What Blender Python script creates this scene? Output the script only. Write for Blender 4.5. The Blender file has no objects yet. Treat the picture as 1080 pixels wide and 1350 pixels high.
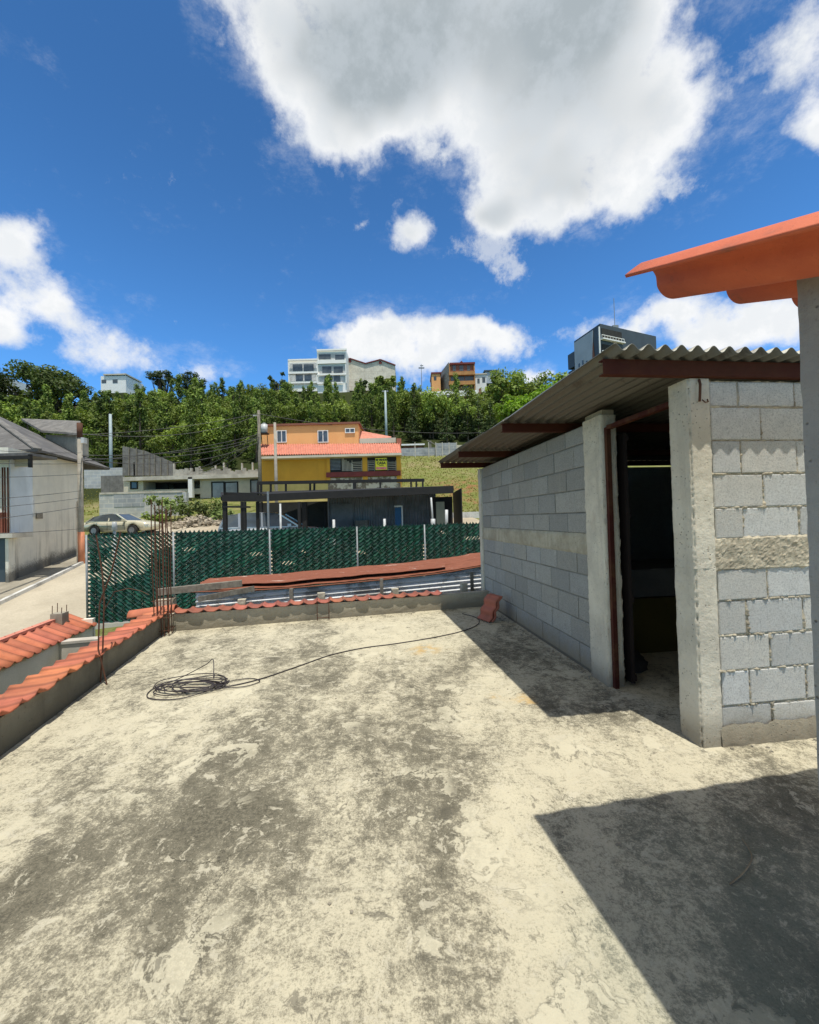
import bpy, math, random
from mathutils import Vector, Matrix, noise
random.seed(7)
R = math.radians
C = bpy.context.scene.collection
SC = bpy.context.scene
EYE = 1.55
# ------------------------------------------------------------------ camera
PITCH, ROLL, FOC = R(.95), R(1.55), 541.0
cam = bpy.data.cameras.new('camera'); cam_o = bpy.data.objects.new('camera', cam); C.objects.link(cam_o)
cam_o.matrix_world = Matrix.Translation((0, 0, EYE)) @ Matrix.Rotation(math.pi/2+PITCH, 4, 'X') @ Matrix.Rotation(-ROLL, 4, 'Z')
cam.sensor_fit = 'HORIZONTAL'; cam.sensor_width = 36; cam.lens = 36*FOC/1080
cam.clip_start = .05; cam.clip_end = 3000
SC.camera = cam_o

def at(x, y, D):
    """real place of what the photo shows at (x, y), at depth D in metres"""
    a, b = (x-540)/FOC, -(y-675)/FOC
    cr, sr = math.cos(-ROLL), math.sin(-ROLL); a, b = a*cr-b*sr, a*sr+b*cr
    t = math.pi/2+PITCH; ct, st = math.cos(t), math.sin(t)
    ry, rz = b*ct+st, b*st-ct
    return Vector((a/ry*D, D, EYE+rz/ry*D))

# ------------------------------------------------------------------ materials
def nodes(name):
    m = bpy.data.materials.new(name); m.use_nodes = True
    nt = m.node_tree; nt.nodes.clear()
    out = nt.nodes.new('ShaderNodeOutputMaterial'); b = nt.nodes.new('ShaderNodeBsdfPrincipled')
    nt.links.new(b.outputs[0], out.inputs[0])
    return m, nt, b
class G:
    """tiny node-graph helper"""
    def __init__(s, nt, coord='Object'):
        s.nt = nt
        s.tc = nt.nodes.new('ShaderNodeTexCoord') if coord else None
        s.co = s.tc.outputs[coord] if coord else None
    def n(s, t, **k):
        x = s.nt.nodes.new(t)
        for a, v in k.items(): setattr(x, a, v)
        return x
    def put(s, sock, v):
        if hasattr(v, 'links'): s.nt.links.new(v, sock)
        elif v is not None:
            if sock.type == 'RGBA' and len(v) == 3: v = (*v, 1)
            sock.default_value = v
    def map(s, v, scale=(1, 1, 1), loc=(0, 0, 0), rot=(0, 0, 0), kind='POINT'):
        x = s.n('ShaderNodeMapping', vector_type=kind); s.put(x.inputs[0], v)
        x.inputs['Location'].default_value = loc; x.inputs['Rotation'].default_value = rot; x.inputs['Scale'].default_value = scale
        return x.outputs[0]
    def noise(s, scale, detail=6, rough=.6, v=None, dist=0, out='Fac'):
        x = s.n('ShaderNodeTexNoise'); s.put(x.inputs['Vector'], v or s.co)
        x.inputs['Scale'].default_value = scale; x.inputs['Detail'].default_value = detail
        x.inputs['Roughness'].default_value = rough; x.inputs['Distortion'].default_value = dist
        return x.outputs[out]
    def vor(s, scale, feature='F1', v=None, out='Distance'):
        x = s.n('ShaderNodeTexVoronoi', feature=feature); s.put(x.inputs['Vector'], v or s.co); x.inputs['Scale'].default_value = scale
        return x.outputs[out]
    def ramp(s, f, a, b, c0=0., c1=1., smooth=True):
        x = s.n('ShaderNodeMapRange', interpolation_type='SMOOTHSTEP' if smooth else 'LINEAR'); s.put(x.inputs[0], f)
        for i, v in enumerate((a, b, c0, c1)): x.inputs[i+1].default_value = v
        return x.outputs[0]
    def math(s, op, a, b=None, c=None):
        x = s.n('ShaderNodeMath', operation=op); s.put(x.inputs[0], a)
        if b is not None: s.put(x.inputs[1], b)
        if c is not None: s.put(x.inputs[2], c)
        return x.outputs[0]
    def vm(s, op, a, b=None):
        x = s.n('ShaderNodeVectorMath', operation=op); s.put(x.inputs[0], a)
        if b is not None: s.put(x.inputs[1], b)
        return x
    def mix(s, f, a, b, blend='MIX'):
        x = s.n('ShaderNodeMix', data_type='RGBA', blend_type=blend, clamp_factor=True)
        s.put(x.inputs[0], f); s.put(x.inputs[6], a); s.put(x.inputs[7], b)
        return x.outputs[2]
    def bump(s, b, h, strength=.4, dist=.01):
        x = s.n('ShaderNodeBump'); x.inputs['Strength'].default_value = strength; x.inputs['Distance'].default_value = dist
        s.put(x.inputs['Height'], h); s.nt.links.new(x.outputs[0], b.inputs['Normal'])
def pm(name, c1, c2=None, scale=3, rough=.8, metal=0, bump=.3, bscale=60, bdist=.005, speck=.25, streak=None, contrast=(.35, .65), spec=.4):
    m, nt, b = nodes(name); g = G(nt)
    c2 = c2 or tuple(x*.7 for x in c1)
    f = g.ramp(g.noise(scale, 8, .65), *contrast)
    col = g.mix(f, c1, c2)
    sp = g.noise(bscale, 4, .7)
    if speck: col = g.mix(g.ramp(sp, .3, .75, 0, speck), col, tuple(x*.35 for x in c1))
    if streak:
        v = g.map(g.co, (streak[0], streak[0], streak[0]*.08))
        col = g.mix(g.ramp(g.noise(1, 6, .7, v), .48, .72, 0, streak[2]), col, streak[1])
    g.put(b.inputs['Base Color'], col)
    b.inputs['Roughness'].default_value = rough; b.inputs['Metallic'].default_value = metal
    b.inputs['Specular IOR Level'].default_value = spec
    if bump: g.bump(b, sp, bump, bdist)
    return m

M = {}
def mk_floor():
    m, nt, b = nodes('weathered_cement'); g = G(nt)
    warp = g.vm('SCALE', g.noise(1.6, 4, .6, out='Color')); warp.inputs[3].default_value = .5
    p = g.vm('ADD', g.co, warp.outputs[0]).outputs[0]
    diag = g.map(p, (1, .55, 1), rot=(0, 0, R(35)))
    big = g.noise(.55, 5, .6, diag)
    mid = g.noise(2.0, 9, .72, diag)
    fine = g.noise(13, 9, .78)
    grain = g.noise(95, 5, .9)
    speck = g.noise(42, 6, .9)
    s = g.math('ADD', g.math('MULTIPLY', big, .8), g.math('MULTIPLY', mid, 1.05))
    s = g.math('ADD', s, g.math('MULTIPLY', fine, .75))
    s = g.math('ADD', s, g.math('ADD', g.math('MULTIPLY', grain, .6), g.math('MULTIPLY', speck, 1.15)))      # about 1.98 in the mean
    # broad worn and grimy zones, where the terrace has them
    def zone(x, y, r, amt):
        d = g.vm('DISTANCE', p, (x, y, 0)).outputs['Value']
        return g.ramp(d, r*.15, r, amt, 0)
    for (x, y, r, amt) in [(-.75, 1.9, .75, .17), (-1.5, 1.75, .75, .15), (.05, 2.75, .75, .16), (-.5, 3.0, .55, .11), (-2.1, 2.45, .5, .08), (.3, 3.6, .6, .1), (-1.0, 2.3, .4, .06), (.1, 1.6, .5, .12), (1.5, 2.0, .6, .08), (2.2, 2.2, .6, .05), (-2.6, 5.2, .8, .05), (.9, 4.5, .7, .12),
                         (-.3, 1.45, .45, -.16), (.55, 1.55, .6, -.13), (.4, 2.3, .55, -.1), (-1.7, 3.3, .9, -.08), (-.2, 5.2, 1.2, -.06), (1.3, 2.7, .7, -.16), (-.7, 2.45, .3, -.08), (-1.0, 1.4, .28, -.14)]:
        s = g.math('ADD', s, zone(x+.25, y+.25, r, amt))
    grime = g.ramp(s, 2.06, 2.38)
    light = g.mix(g.noise(3.2, 6, .6), (.60, .55, .395), (.45, .41, .30))
    dark = g.mix(g.ramp(speck, .38, .62), (.06, .055, .038), (.20, .182, .13))
    col = g.mix(grime, light, dark)
    col = g.mix(g.ramp(grain, .52, .68, 0, .38), col, (.09, .083, .065))
    # flaked skim coat: crisp pale islands
    fl = g.noise(3.1, 12, .68, p); flz = g.noise(.8, 3, .5)
    for (x, y, r, amt) in [(-.08, 2.42, .36, .12), (-.62, 1.42, .34, .14), (-.98, 1.45, .34, .12), (-.30, 1.62, .25, .10), (.28, 2.95, .2, .08), (-1.7, 2.35, .2, .1), (-.2, 3.9, .4, .06), (.9, 4.0, .3, .06), (-2.2, 1.9, .3, .08)]:
        z_ = g.ramp(g.vm('DISTANCE', p, (x+.25, y+.25, 0)).outputs['Value'], r*.3, r, amt, 0); fl = g.math('ADD', fl, z_); flz = g.math('ADD', flz, g.math('MULTIPLY', z_, 2.))
    flake = g.math('MULTIPLY', g.ramp(fl, .543, .568), g.ramp(flz, .46, .54))
    rim = g.math('MULTIPLY', g.math('MULTIPLY', g.ramp(fl, .525, .547), g.math('SUBTRACT', 1., g.ramp(fl, .547, .563))), g.ramp(flz, .46, .54))
    col = g.mix(g.math('MULTIPLY', flake, .7), col, g.mix(fine, (.62, .575, .43), (.50, .46, .33)))
    col = g.mix(g.math('MULTIPLY', rim, .22), col, (.11, .10, .075))
    # small speckled scabs
    sc = g.noise(9, 10, .75, p)
    col = g.mix(g.math('MULTIPLY', g.ramp(sc, .57, .61), .7), col, (.53, .49, .37))
    col = g.mix(g.math('MULTIPLY', g.ramp(sc, .42, .38), .6), col, (.10, .092, .07))
    # hair cracks
    wv = g.vm('SCALE', g.noise(5, 5, .7, out='Color')); wv.inputs[3].default_value = .30
    cp = g.vm('ADD', g.co, wv.outputs[0]).outputs[0]
    ck = g.vor(1.15, 'DISTANCE_TO_EDGE', cp)
    crack = g.math('MULTIPLY', g.ramp(ck, .0005, .0035, 1, 0), g.ramp(g.noise(1.4, 3, .5), .50, .58))
    col = g.mix(g.math('MULTIPLY', crack, .65), col, (.06, .055, .04))
    # rust/ochre stains near the shed
    for (x, y, r) in [(.93, 3.45, .16), (.72, 3.52, .1), (.2, 4.9, .3)]:
        d = g.vm('DISTANCE', g.vm('ADD', p, (-.25, -.25, -.25)).outputs[0], (x, y, 0)).outputs['Value']
        col = g.mix(g.math('MULTIPLY', g.ramp(d, r*.2, r, .75, 0), g.ramp(g.noise(9, 5, .6), .4, .6)), col, (.50, .33, .12))
    # green-grey tint over the right front of the slab, fading outward
    d = g.vm('DISTANCE', p, (1.6, 1.6, 0)).outputs['Value']
    col = g.mix(g.math('MULTIPLY', g.ramp(d, .3, 1.2, .6, 0), mid), col, (.21, .27, .22))
    g.put(b.inputs['Base Color'], col); b.inputs['Roughness'].default_value = .9; b.inputs['Specular IOR Level'].default_value = .25
    h = g.math('ADD', g.math('MULTIPLY', grain, .35), g.math('ADD', g.math('MULTIPLY', fine, .5), g.math('MULTIPLY', flake, .25)))
    g.bump(b, g.math('SUBTRACT', h, g.math('MULTIPLY', crack, .5)), .75, .012)
    return m
M['floor'] = mk_floor()

def mk_block(name, base, dirt=True):
    m, nt, b = nodes(name); g = G(nt)
    a = g.n('ShaderNodeVertexColor', layer_name='tint').outputs[0]
    grain = g.noise(85, 6, .9); mid = g.noise(11, 7, .7)
    col = g.mix(1., base, a, 'MULTIPLY')
    col = g.mix(g.ramp(mid, .35, .72, 0, .3), col, tuple(x*.62 for x in base))
    col = g.mix(g.ramp(grain, .49, .60, 0, .6), col, tuple(x*.38 for x in base))
    col = g.mix(g.ramp(grain, .42, .34, 0, .35), col, (.62, .64, .62))
    v = g.map(g.co, (7, 7, .7))
    col = g.mix(g.ramp(g.noise(1, 5, .6, v), .55, .8, 0, .2), col, (.50, .48, .40))
    if dirt:
        z = g.n('ShaderNodeSeparateXYZ'); g.put(z.inputs[0], g.co)
        f = g.math('ADD', z.outputs[2], g.math('MULTIPLY', mid, .3))
        col = g.mix(g.ramp(f, .16, .42, .85, 0), col, (.25, .215, .15))
    g.put(b.inputs['Base Color'], col); b.inputs['Roughness'].default_value = .92; b.inputs['Specular IOR Level'].default_value = .2
    g.bump(b, grain, .9, .006)
    return m
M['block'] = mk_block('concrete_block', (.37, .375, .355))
M['block_front'] = mk_block('sunlit_concrete_block', (.60, .605, .575))  # lit copy of the block: sunlight put into a paler base
def mk_conc(name, c1, c2, stain=(.12, .10, .07), rusty=0, big=2.5):
    m, nt, b = nodes(name); g = G(nt)
    f = g.noise(big, 9, .68); fine = g.noise(45, 6, .8); pit = g.vor(38, 'F1')
    col = g.mix(g.ramp(f, .35, .65), c1, c2)
    v = g.map(g.co, (9, 9, .8))
    col = g.mix(g.ramp(g.noise(1, 6, .7, v), .5, .75, 0, .45), col, tuple(x*.6 for x in c2))
    col = g.mix(g.ramp(fine, .55, .72, 0, .45), col, stain)
    pits = g.math('MULTIPLY', g.ramp(pit, .06, .22, 1, 0), g.ramp(g.noise(6, 4, .6), .46, .56))
    col = g.mix(g.math('MULTIPLY', pits, .7), col, (.07, .06, .045))
    z = g.n('ShaderNodeSeparateXYZ'); g.put(z.inputs[0], g.co)
    ff = g.math('ADD', z.outputs[2], g.math('MULTIPLY', f, .35))
    col = g.mix(g.ramp(ff, .15, .45, .7, 0), col, stain)
    if rusty: col = g.mix(g.ramp(g.noise(4, 6, .7), .58, .75, 0, rusty), col, (.34, .20, .13))
    g.put(b.inputs['Base Color'], col); b.inputs['Roughness'].default_value = .93; b.inputs['Specular IOR Level'].default_value = .2
    h = g.math('SUBTRACT', g.math('ADD', fine, g.math('MULTIPLY', g.noise(9, 6, .6), 1.2)), g.math('MULTIPLY', pits, 1.3))
    g.bump(b, h, .7, .01)
    return m
M['column'] = mk_conc('cast_column_concrete', (.70, .65, .52), (.56, .52, .42), rusty=.25)
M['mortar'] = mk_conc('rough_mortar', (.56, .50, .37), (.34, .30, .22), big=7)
M['mortar_side'] = mk_conc('shaded_mortar', (.27, .26, .22), (.20, .19, .16), big=5)  # darker copy of the mortar, shade put into its base
M['beam'] = mk_conc('beam_concrete', (.50, .46, .35), (.35, .315, .235), big=4)
M['plaster'] = mk_conc('smooth_plaster', (.36, .36, .34), (.29, .285, .265), big=1.6)
M['parapet'] = mk_conc('parapet_render', (.30, .275, .21), (.17, .155, .12), stain=(.05, .045, .035), big=1.8)
def mk_tile(name, c1, c2, dirt=.5):
    m, nt, b = nodes(name); g = G(nt)
    f = g.noise(3, 6, .6); fine = g.noise(70, 5, .75); d = g.noise(6, 9, .72)
    col = g.mix(g.ramp(f, .35, .65), c1, c2)
    col = g.mix(g.ramp(fine, .55, .75, 0, .4), col, tuple(x*.4 for x in c1))
    col = g.mix(g.ramp(d, .56, .72, 0, dirt), col, (.16, .085, .05))
    col = g.mix(g.ramp(d, .36, .28, 0, dirt*.6), col, (.62, .36, .25))
    col = g.mix(1., col, g.n('ShaderNodeVertexColor', layer_name='tint').outputs[0], 'MULTIPLY')
    g.put(b.inputs['Base Color'], col); b.inputs['Roughness'].default_value = .75
    g.bump(b, fine, .4, .004)
    return m
M['tile'] = mk_tile('terracotta_tile', (.53, .165, .080), (.43, .125, .062))
M['tile_big'] = mk_tile('orange_fibre_tile', (.60, .135, .05), (.50, .10, .038), .5)
M['tile_old'] = mk_tile('old_tile', (.40, .12, .07), (.30, .10, .06))
M['tile_pink'] = mk_tile('salmon_tile', (.62, .24, .16), (.50, .18, .12))
def mk_rust(name, base, rust, amt, metal=.3, rough=.55, lines=0):
    m, nt, b = nodes(name); g = G(nt)
    f = g.noise(1.7, 9, .7, g.map(g.co, (1, 2.4, 1) if not lines else (.5, 5, 2))); fine = g.noise(40, 6, .8)
    rc = g.mix(g.noise(6, 8, .7), rust, tuple(x*.45 for x in rust))
    fac = g.ramp(g.math('ADD', f, g.math('MULTIPLY', fine, .25)), .62-amt*.35, .72-amt*.35)
    col = g.mix(fac, base, rc)
    col = g.mix(g.ramp(fine, .5, .8, 0, .35), col, tuple(x*.4 for x in base))
    g.put(b.inputs['Base Color'], col)
    g.put(b.inputs['Metallic'], g.math('MULTIPLY', g.math('SUBTRACT', 1., fac), metal)); b.inputs['Roughness'].default_value = rough; b.inputs['Specular IOR Level'].default_value = .2
    g.bump(b, fine, .3, .004)
    return m
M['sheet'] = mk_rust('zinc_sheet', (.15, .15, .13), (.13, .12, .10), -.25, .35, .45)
M['sheet_new'] = mk_rust('bright_zinc_sheet', (.66, .67, .67), (.45, .43, .40), .0, .15, .6)
M['sheet_rust'] = mk_rust('rusted_sheet', (.52, .40, .33), (.30, .105, .06), .55, .1, .7, 1)
M['purlin'] = mk_rust('red_oxide_steel', (.065, .016, .010), (.10, .03, .015), .2, 0, .8)
M['frame'] = mk_rust('brown_door_steel', (.06, .014, .010), (.12, .05, .025), .1, 0, .75)
M['rebar'] = mk_rust('rusty_rebar', (.10, .045, .03), (.14, .065, .04), .5, .1, .8)
M['galv'] = pm('galvanised_steel', (.30, .32, .33), (.22, .235, .24), 6, .6, .4, .15)
M['cable'] = pm('black_cable', (.035, .028, .03), (.05, .04, .04), 8, .5)
M['wire'] = pm('service_wire', (.05, .05, .052), (.09, .09, .09), 2, .6, bump=0)
def mk_slat(name, c1, c2):
    m, nt, b = nodes(name); g = G(nt)
    col = g.mix(g.ramp(g.noise(3, 7, .7), .35, .65), c1, c2)
    col = g.mix(1., col, g.n('ShaderNodeVertexColor', layer_name='tint').outputs[0], 'MULTIPLY')
    col = g.mix(g.ramp(g.noise(1.1, 5, .6), .55, .75, 0, .25), col, (.10, .13, .10))
    g.put(b.inputs['Base Color'], col); b.inputs['Roughness'].default_value = .5; b.inputs['Specular IOR Level'].default_value = .3
    g.bump(b, g.noise(12, 4, .6), .3, .01)
    return m
M['slat'] = mk_slat('green_plastic_slat', (.004, .040, .025), (.008, .072, .045))
M['slat_dark'] = mk_slat('dark_green_slat', (.003, .024, .016), (.005, .042, .027))
M['black_steel'] = pm('black_painted_steel', (.009, .009, .009), (.014, .013, .012), 4, .75, speck=0)
M['black_sheet'] = pm('black_corrugated', (.24, .24, .25), (.15, .15, .155), 1.2, .6, speck=.1)
M['wood'] = pm('grey_wood', (.25, .225, .18), (.16, .14, .11), 12, .9, streak=(14, (.08, .07, .05), .6))
M['wallwhite'] = None
def mk_dirtywall(name, c1, c2, dirt, moss=.8, basez=0, slope=0):
    """pale wall, damp and mossy towards the ground: basez + slope*y is the ground line"""
    m, nt, b = nodes(name); g = G(nt)
    f = g.noise(.9, 8, .65); fine = g.noise(16, 7, .75)
    col = g.mix(g.ramp(f, .35, .65), c1, c2)
    v = g.map(g.co, (2.2, 2.2, .16))
    st = g.noise(1, 7, .7, v)
    z = g.n('ShaderNodeSeparateXYZ'); g.put(z.inputs[0], g.co)
    gz = g.math('SUBTRACT', z.outputs[2], g.math('MULTIPLY_ADD', z.outputs[1], slope, basez))
    low = g.ramp(gz, 0., 3.6, 1, .15)
    col = g.mix(g.math('MULTIPLY', g.ramp(st, .5, .68, 0, .75), low), col, dirt)
    hh = g.math('ADD', gz, g.math('MULTIPLY', fine, -.8)); hh = g.math('ADD', hh, g.math('MULTIPLY', f, -.7))
    col = g.mix(g.ramp(hh, -.25, .2, moss, 0), col, (.055, .052, .045))
    col = g.mix(g.ramp(fine, .55, .8, 0, .25), col, dirt)
    g.put(b.inputs['Base Color'], col); b.inputs['Roughness'].default_value = .9; b.inputs['Specular IOR Level'].default_value = .2
    g.bump(b, fine, .3, .02)
    return m
M['housewall'] = mk_dirtywall('weathered_house_wall', (.80, .75, .63), (.70, .66, .56), (.22, .20, .16), basez=-4.05, slope=.158)
M['bluewall'] = mk_dirtywall('bluish_house_wall', (.64, .69, .73), (.56, .61, .64), (.30, .31, .31), 0, basez=-4.1, slope=.162)
M['white'] = pm('white_paint', (.82, .81, .77), (.76, .75, .71), 1, .7, speck=.08, bump=.1)
M['cream'] = pm('cream_wall', (.62, .56, .44), (.50, .46, .37), .8, .85, speck=.15)
M['oldconc'] = pm('old_site_concrete', (.47, .44, .37), (.28, .26, .22), 1.1, .9, streak=(1.4, (.12, .11, .09), .5))
M['slabtop'] = pm('pale_concrete', (.58, .54, .46), (.40, .37, .31), 1.3, .9)
M['orange_wall'] = pm('orange_wall', (.86, .44, .17), (.82, .40, .15), .5, .8, speck=.06, streak=(1.2, (.55, .25, .10), .25))
M['ochre_wall'] = pm('ochre_wall', (.66, .34, .035), (.58, .29, .03), .6, .8, speck=.06, streak=(1.3, (.40, .20, .03), .3))
M['ochre_pale'] = pm('pale_yellow_block', (.60, .47, .17), (.50, .38, .13), 1.2, .85)
M['stone'] = pm('rubble_stone', (.60, .53, .42), (.18, .14, .10), 2.2, .9, contrast=(.45, .55))
M['maroon'] = pm('maroon_rail', (.20, .035, .03), (.15, .03, .025), 2, .7)
M['glass'] = pm('dark_window_glass', (.06, .075, .085), (.10, .12, .13), .8, .15, 0, 0, speck=0, spec=.6)
M['glass_pale'] = pm('curtained_glass', (.34, .36, .36), (.24, .26, .27), 1.2, .2, 0, 0, speck=0)
M['darkhole'] = pm('dark_interior', (.035, .035, .03), (.02, .02, .02), 1, .9, speck=0)
M['greyblock'] = None
def mk_brick(name, c1, c2, mort, w=.4, h=.2):
    m, nt, b = nodes(name); g = G(nt)
    s = g.n('ShaderNodeSeparateXYZ'); g.put(s.inputs[0], g.co)
    cx = g.n('ShaderNodeCombineXYZ'); g.put(cx.inputs[0], g.math('ADD', s.outputs[0], s.outputs[1])); g.put(cx.inputs[1], s.outputs[2])
    t = g.n('ShaderNodeTexBrick'); g.put(t.inputs['Vector'], cx.outputs[0])
    for k, v in (('Color1', c1), ('Color2', c2), ('Mortar', mort)): t.inputs[k].default_value = (*v, 1)
    t.inputs['Scale'].default_value = 1; t.inputs['Brick Width'].default_value = w; t.inputs['Row Height'].default_value = h; t.inputs['Mortar Size'].default_value = .03
    f = g.noise(.7, 8, .7)
    col = g.mix(g.ramp(f, .4, .7, 0, .55), t.outputs[0], tuple(x*.5 for x in c1))
    g.put(b.inputs['Base Color'], col); b.inputs['Roughness'].default_value = .9
    return m
M['greyblock'] = mk_brick('grey_block_wall', (.27, .29, .31), (.36, .38, .39), (.46, .46, .44), .8, .4)
M['paleblock'] = mk_brick('pale_block_wall', (.50, .50, .46), (.40, .42, .43), (.58, .56, .50), .8, .4)
M['precast'] = mk_brick('precast_panel_wall', (.72, .66, .53), (.66, .60, .49), (.36, .30, .24), 3.2, 2.6)
M['shingle'] = pm('grey_shingle', (.15, .145, .14), (.095, .092, .09), 1.3, .85, speck=.3, streak=(3, (.22, .21, .20), .5))
M['shingle2'] = pm('worn_asbestos_roof', (.21, .20, .185), (.13, .125, .115), 2.2, .85, streak=(4, (.07, .07, .065), .6))
M['polecon'] = pm('pole_concrete', (.42, .38, .31), (.30, .27, .22), 2.5, .9)
M['poleorange'] = pm('orange_pole_band', (.62, .24, .12), (.50, .20, .11), 3, .8)
M['teal_pole'] = pm('pale_blue_pole', (.36, .44, .46), (.30, .36, .37), 2, .6)
M['plastic_white'] = pm('white_plastic', (.55, .56, .55), None, 2, .4, speck=0)
M['kerb'] = pm('painted_kerb', (.60, .59, .55), (.36, .35, .32), 1.5, .85, contrast=(.45, .6))
M['street'] = pm('street_concrete', (.50, .44, .33), (.40, .35, .26), .5, .9, speck=.3, bscale=14, streak=None)
M['walk'] = pm('pavement_concrete', (.38, .34, .26), (.24, .215, .165), .9, .9, bscale=14)
M['lot'] = pm('dusty_lot', (.46, .39, .28), (.36, .30, .21), .5, .95, bscale=8)
def mk_ground():
    m, nt, b = nodes('hill_ground'); g = G(nt)
    big = g.noise(.09, 6, .6); mid = g.noise(.9, 9, .75); fine = g.noise(7, 6, .8)
    col = g.mix(g.ramp(mid, .35, .62), (.16, .20, .045), (.26, .25, .10))
    col = g.mix(g.ramp(g.math('ADD', big, g.math('MULTIPLY', mid, .5)), .80, .95, 0, .75), col, (.33, .265, .15))
    d = g.vm('DISTANCE', g.co, (6.5, 41, 4.5)).outputs['Value']
    col = g.mix(g.math('MULTIPLY', g.ramp(d, 1.5, 7, 1, 0), g.ramp(mid, .42, .6)), col, (.30, .14, .065))
    col = g.mix(g.ramp(fine, .5, .72, 0, .6), col, (.05, .065, .015))
    s = g.n('ShaderNodeSeparateXYZ'); g.put(s.inputs[0], g.co)
    yy = g.math('MULTIPLY_ADD', s.outputs[0], -.55, s.outputs[1])
    col = g.mix(g.ramp(yy, 59, 66), col, (.035, .045, .014))
    g.put(b.inputs['Base Color'], col); b.inputs['Roughness'].default_value = .95; b.inputs['Specular IOR Level'].default_value = .1
    g.bump(b, g.math('ADD', fine, mid), .8, .2)
    return m
M['ground'] = mk_ground()
def mk_leaf(name, c1, c2, c3, trans=.25):
    m, nt, b = nodes(name); g = G(nt)
    a = g.n('ShaderNodeVertexColor', layer_name='tint').outputs[0]
    oi = g.n('ShaderNodeObjectInfo').outputs['Random']
    col = g.mix(g.noise(.35, 3, .6), c1, c2)
    col = g.mix(g.math('MULTIPLY', oi, .65), col, c3)
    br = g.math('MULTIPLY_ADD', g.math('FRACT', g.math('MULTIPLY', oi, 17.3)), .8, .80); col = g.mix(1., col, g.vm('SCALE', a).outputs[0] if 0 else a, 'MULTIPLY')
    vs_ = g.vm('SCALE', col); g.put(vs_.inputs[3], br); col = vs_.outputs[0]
    g.put(b.inputs['Base Color'], col); b.inputs['Roughness'].default_value = .6; b.inputs['Specular IOR Level'].default_value = .25
    tr = g.n('ShaderNodeBsdfTranslucent'); g.put(tr.inputs[0], g.mix(1., col, (1.2, 1.25, .6), 'MULTIPLY'))
    mx = g.n('ShaderNodeMixShader'); mx.inputs[0].default_value = trans
    nt.links.new(b.outputs[0], mx.inputs[1]); nt.links.new(tr.outputs[0], mx.inputs[2])
    out = [n for n in nt.nodes if n.type == 'OUTPUT_MATERIAL'][0]; nt.links.new(mx.outputs[0], out.inputs[0])
    return m
M['leaf'] = mk_leaf('broad_foliage', (.13, .19, .035), (.17, .235, .042), (.20, .24, .055))
M['leaf_pine'] = mk_leaf('pine_foliage', (.145, .205, .04), (.18, .235, .048), (.11, .165, .035))
M['leaf_dark'] = mk_leaf('dark_foliage', (.075, .11, .035), (.09, .13, .04), (.06, .09, .032), .15)
M['leaf_bright'] = mk_leaf('bright_foliage', (.17, .30, .025), (.24, .37, .035), (.15, .27, .03), .35)
M['leaf_shade'] = mk_leaf('deep_green_foliage', (.085, .125, .03), (.11, .16, .035), (.10, .14, .035))
M['bark'] = pm('bark', (.13, .10, .07), (.08, .06, .045), 3, .95)
M['paint_champ'] = pm('champagne_car_paint', (.68, .64, .48), (.66, .62, .46), 1, .25, .25, 0, speck=0, spec=.6)
M['paint_silver'] = pm('silver_car_paint', (.40, .43, .46), (.38, .41, .44), 1, .25, .4, 0, speck=0, spec=.6)
M['tyre'] = pm('tyre_rubber', (.02, .02, .02), (.03, .03, .03), 4, .8, speck=0)
M['rim'] = pm('alloy_rim', (.35, .35, .35), None, 4, .4, .6, 0, speck=0)
M['lamp'] = pm('lamp_glass', (.75, .76, .72), None, 3, .15, 0, 0, speck=0)
M['lamp_red'] = pm('red_lamp', (.35, .02, .015), None, 3, .2, 0, 0, speck=0)
M['blue_door'] = pm('blue_door_paint', (.02, .11, .25), (.015, .09, .20), 2, .5)
M['sign_yellow'] = pm('sign_yellow', (.78, .70, .03), (.72, .64, .03), 1, .5, speck=0, bump=0)
M['ink'] = pm('black_ink', (.02, .02, .02), None, 1, .6, speck=0, bump=0)
M['ink_red'] = pm('pink_red_ink', (.75, .30, .28), (.65, .10, .09), 3, .6, speck=0, bump=0)
M['charcoal'] = pm('charcoal_cladding', (.055, .075, .09), (.045, .06, .072), .3, .5, speck=.05)
M['panelgrey'] = pm('grey_cladding', (.42, .46, .49), (.36, .40, .43), .3, .6, speck=.05)
M['brickred'] = pm('red_brown_cladding', (.26, .10, .065), (.22, .085, .055), 1, .8)
M['balc'] = pm('ochre_balcony', (.55, .27, .09), (.42, .20, .07), 1, .8)
M['cloth'] = pm('pale_dust_sheet', (.12, .12, .115), (.09, .09, .085), 2, .9, speck=.05)
M['yellow_ply'] = pm('yellow_panel', (.09, .072, .015), (.07, .055, .012), 2, .8)
M['sack'] = pm('dark_sack', (.05, .045, .04), (.03, .03, .03), 6, .9)
M['paper'] = pm('dry_twig', (.30, .24, .15), None, 9, .9)

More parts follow.
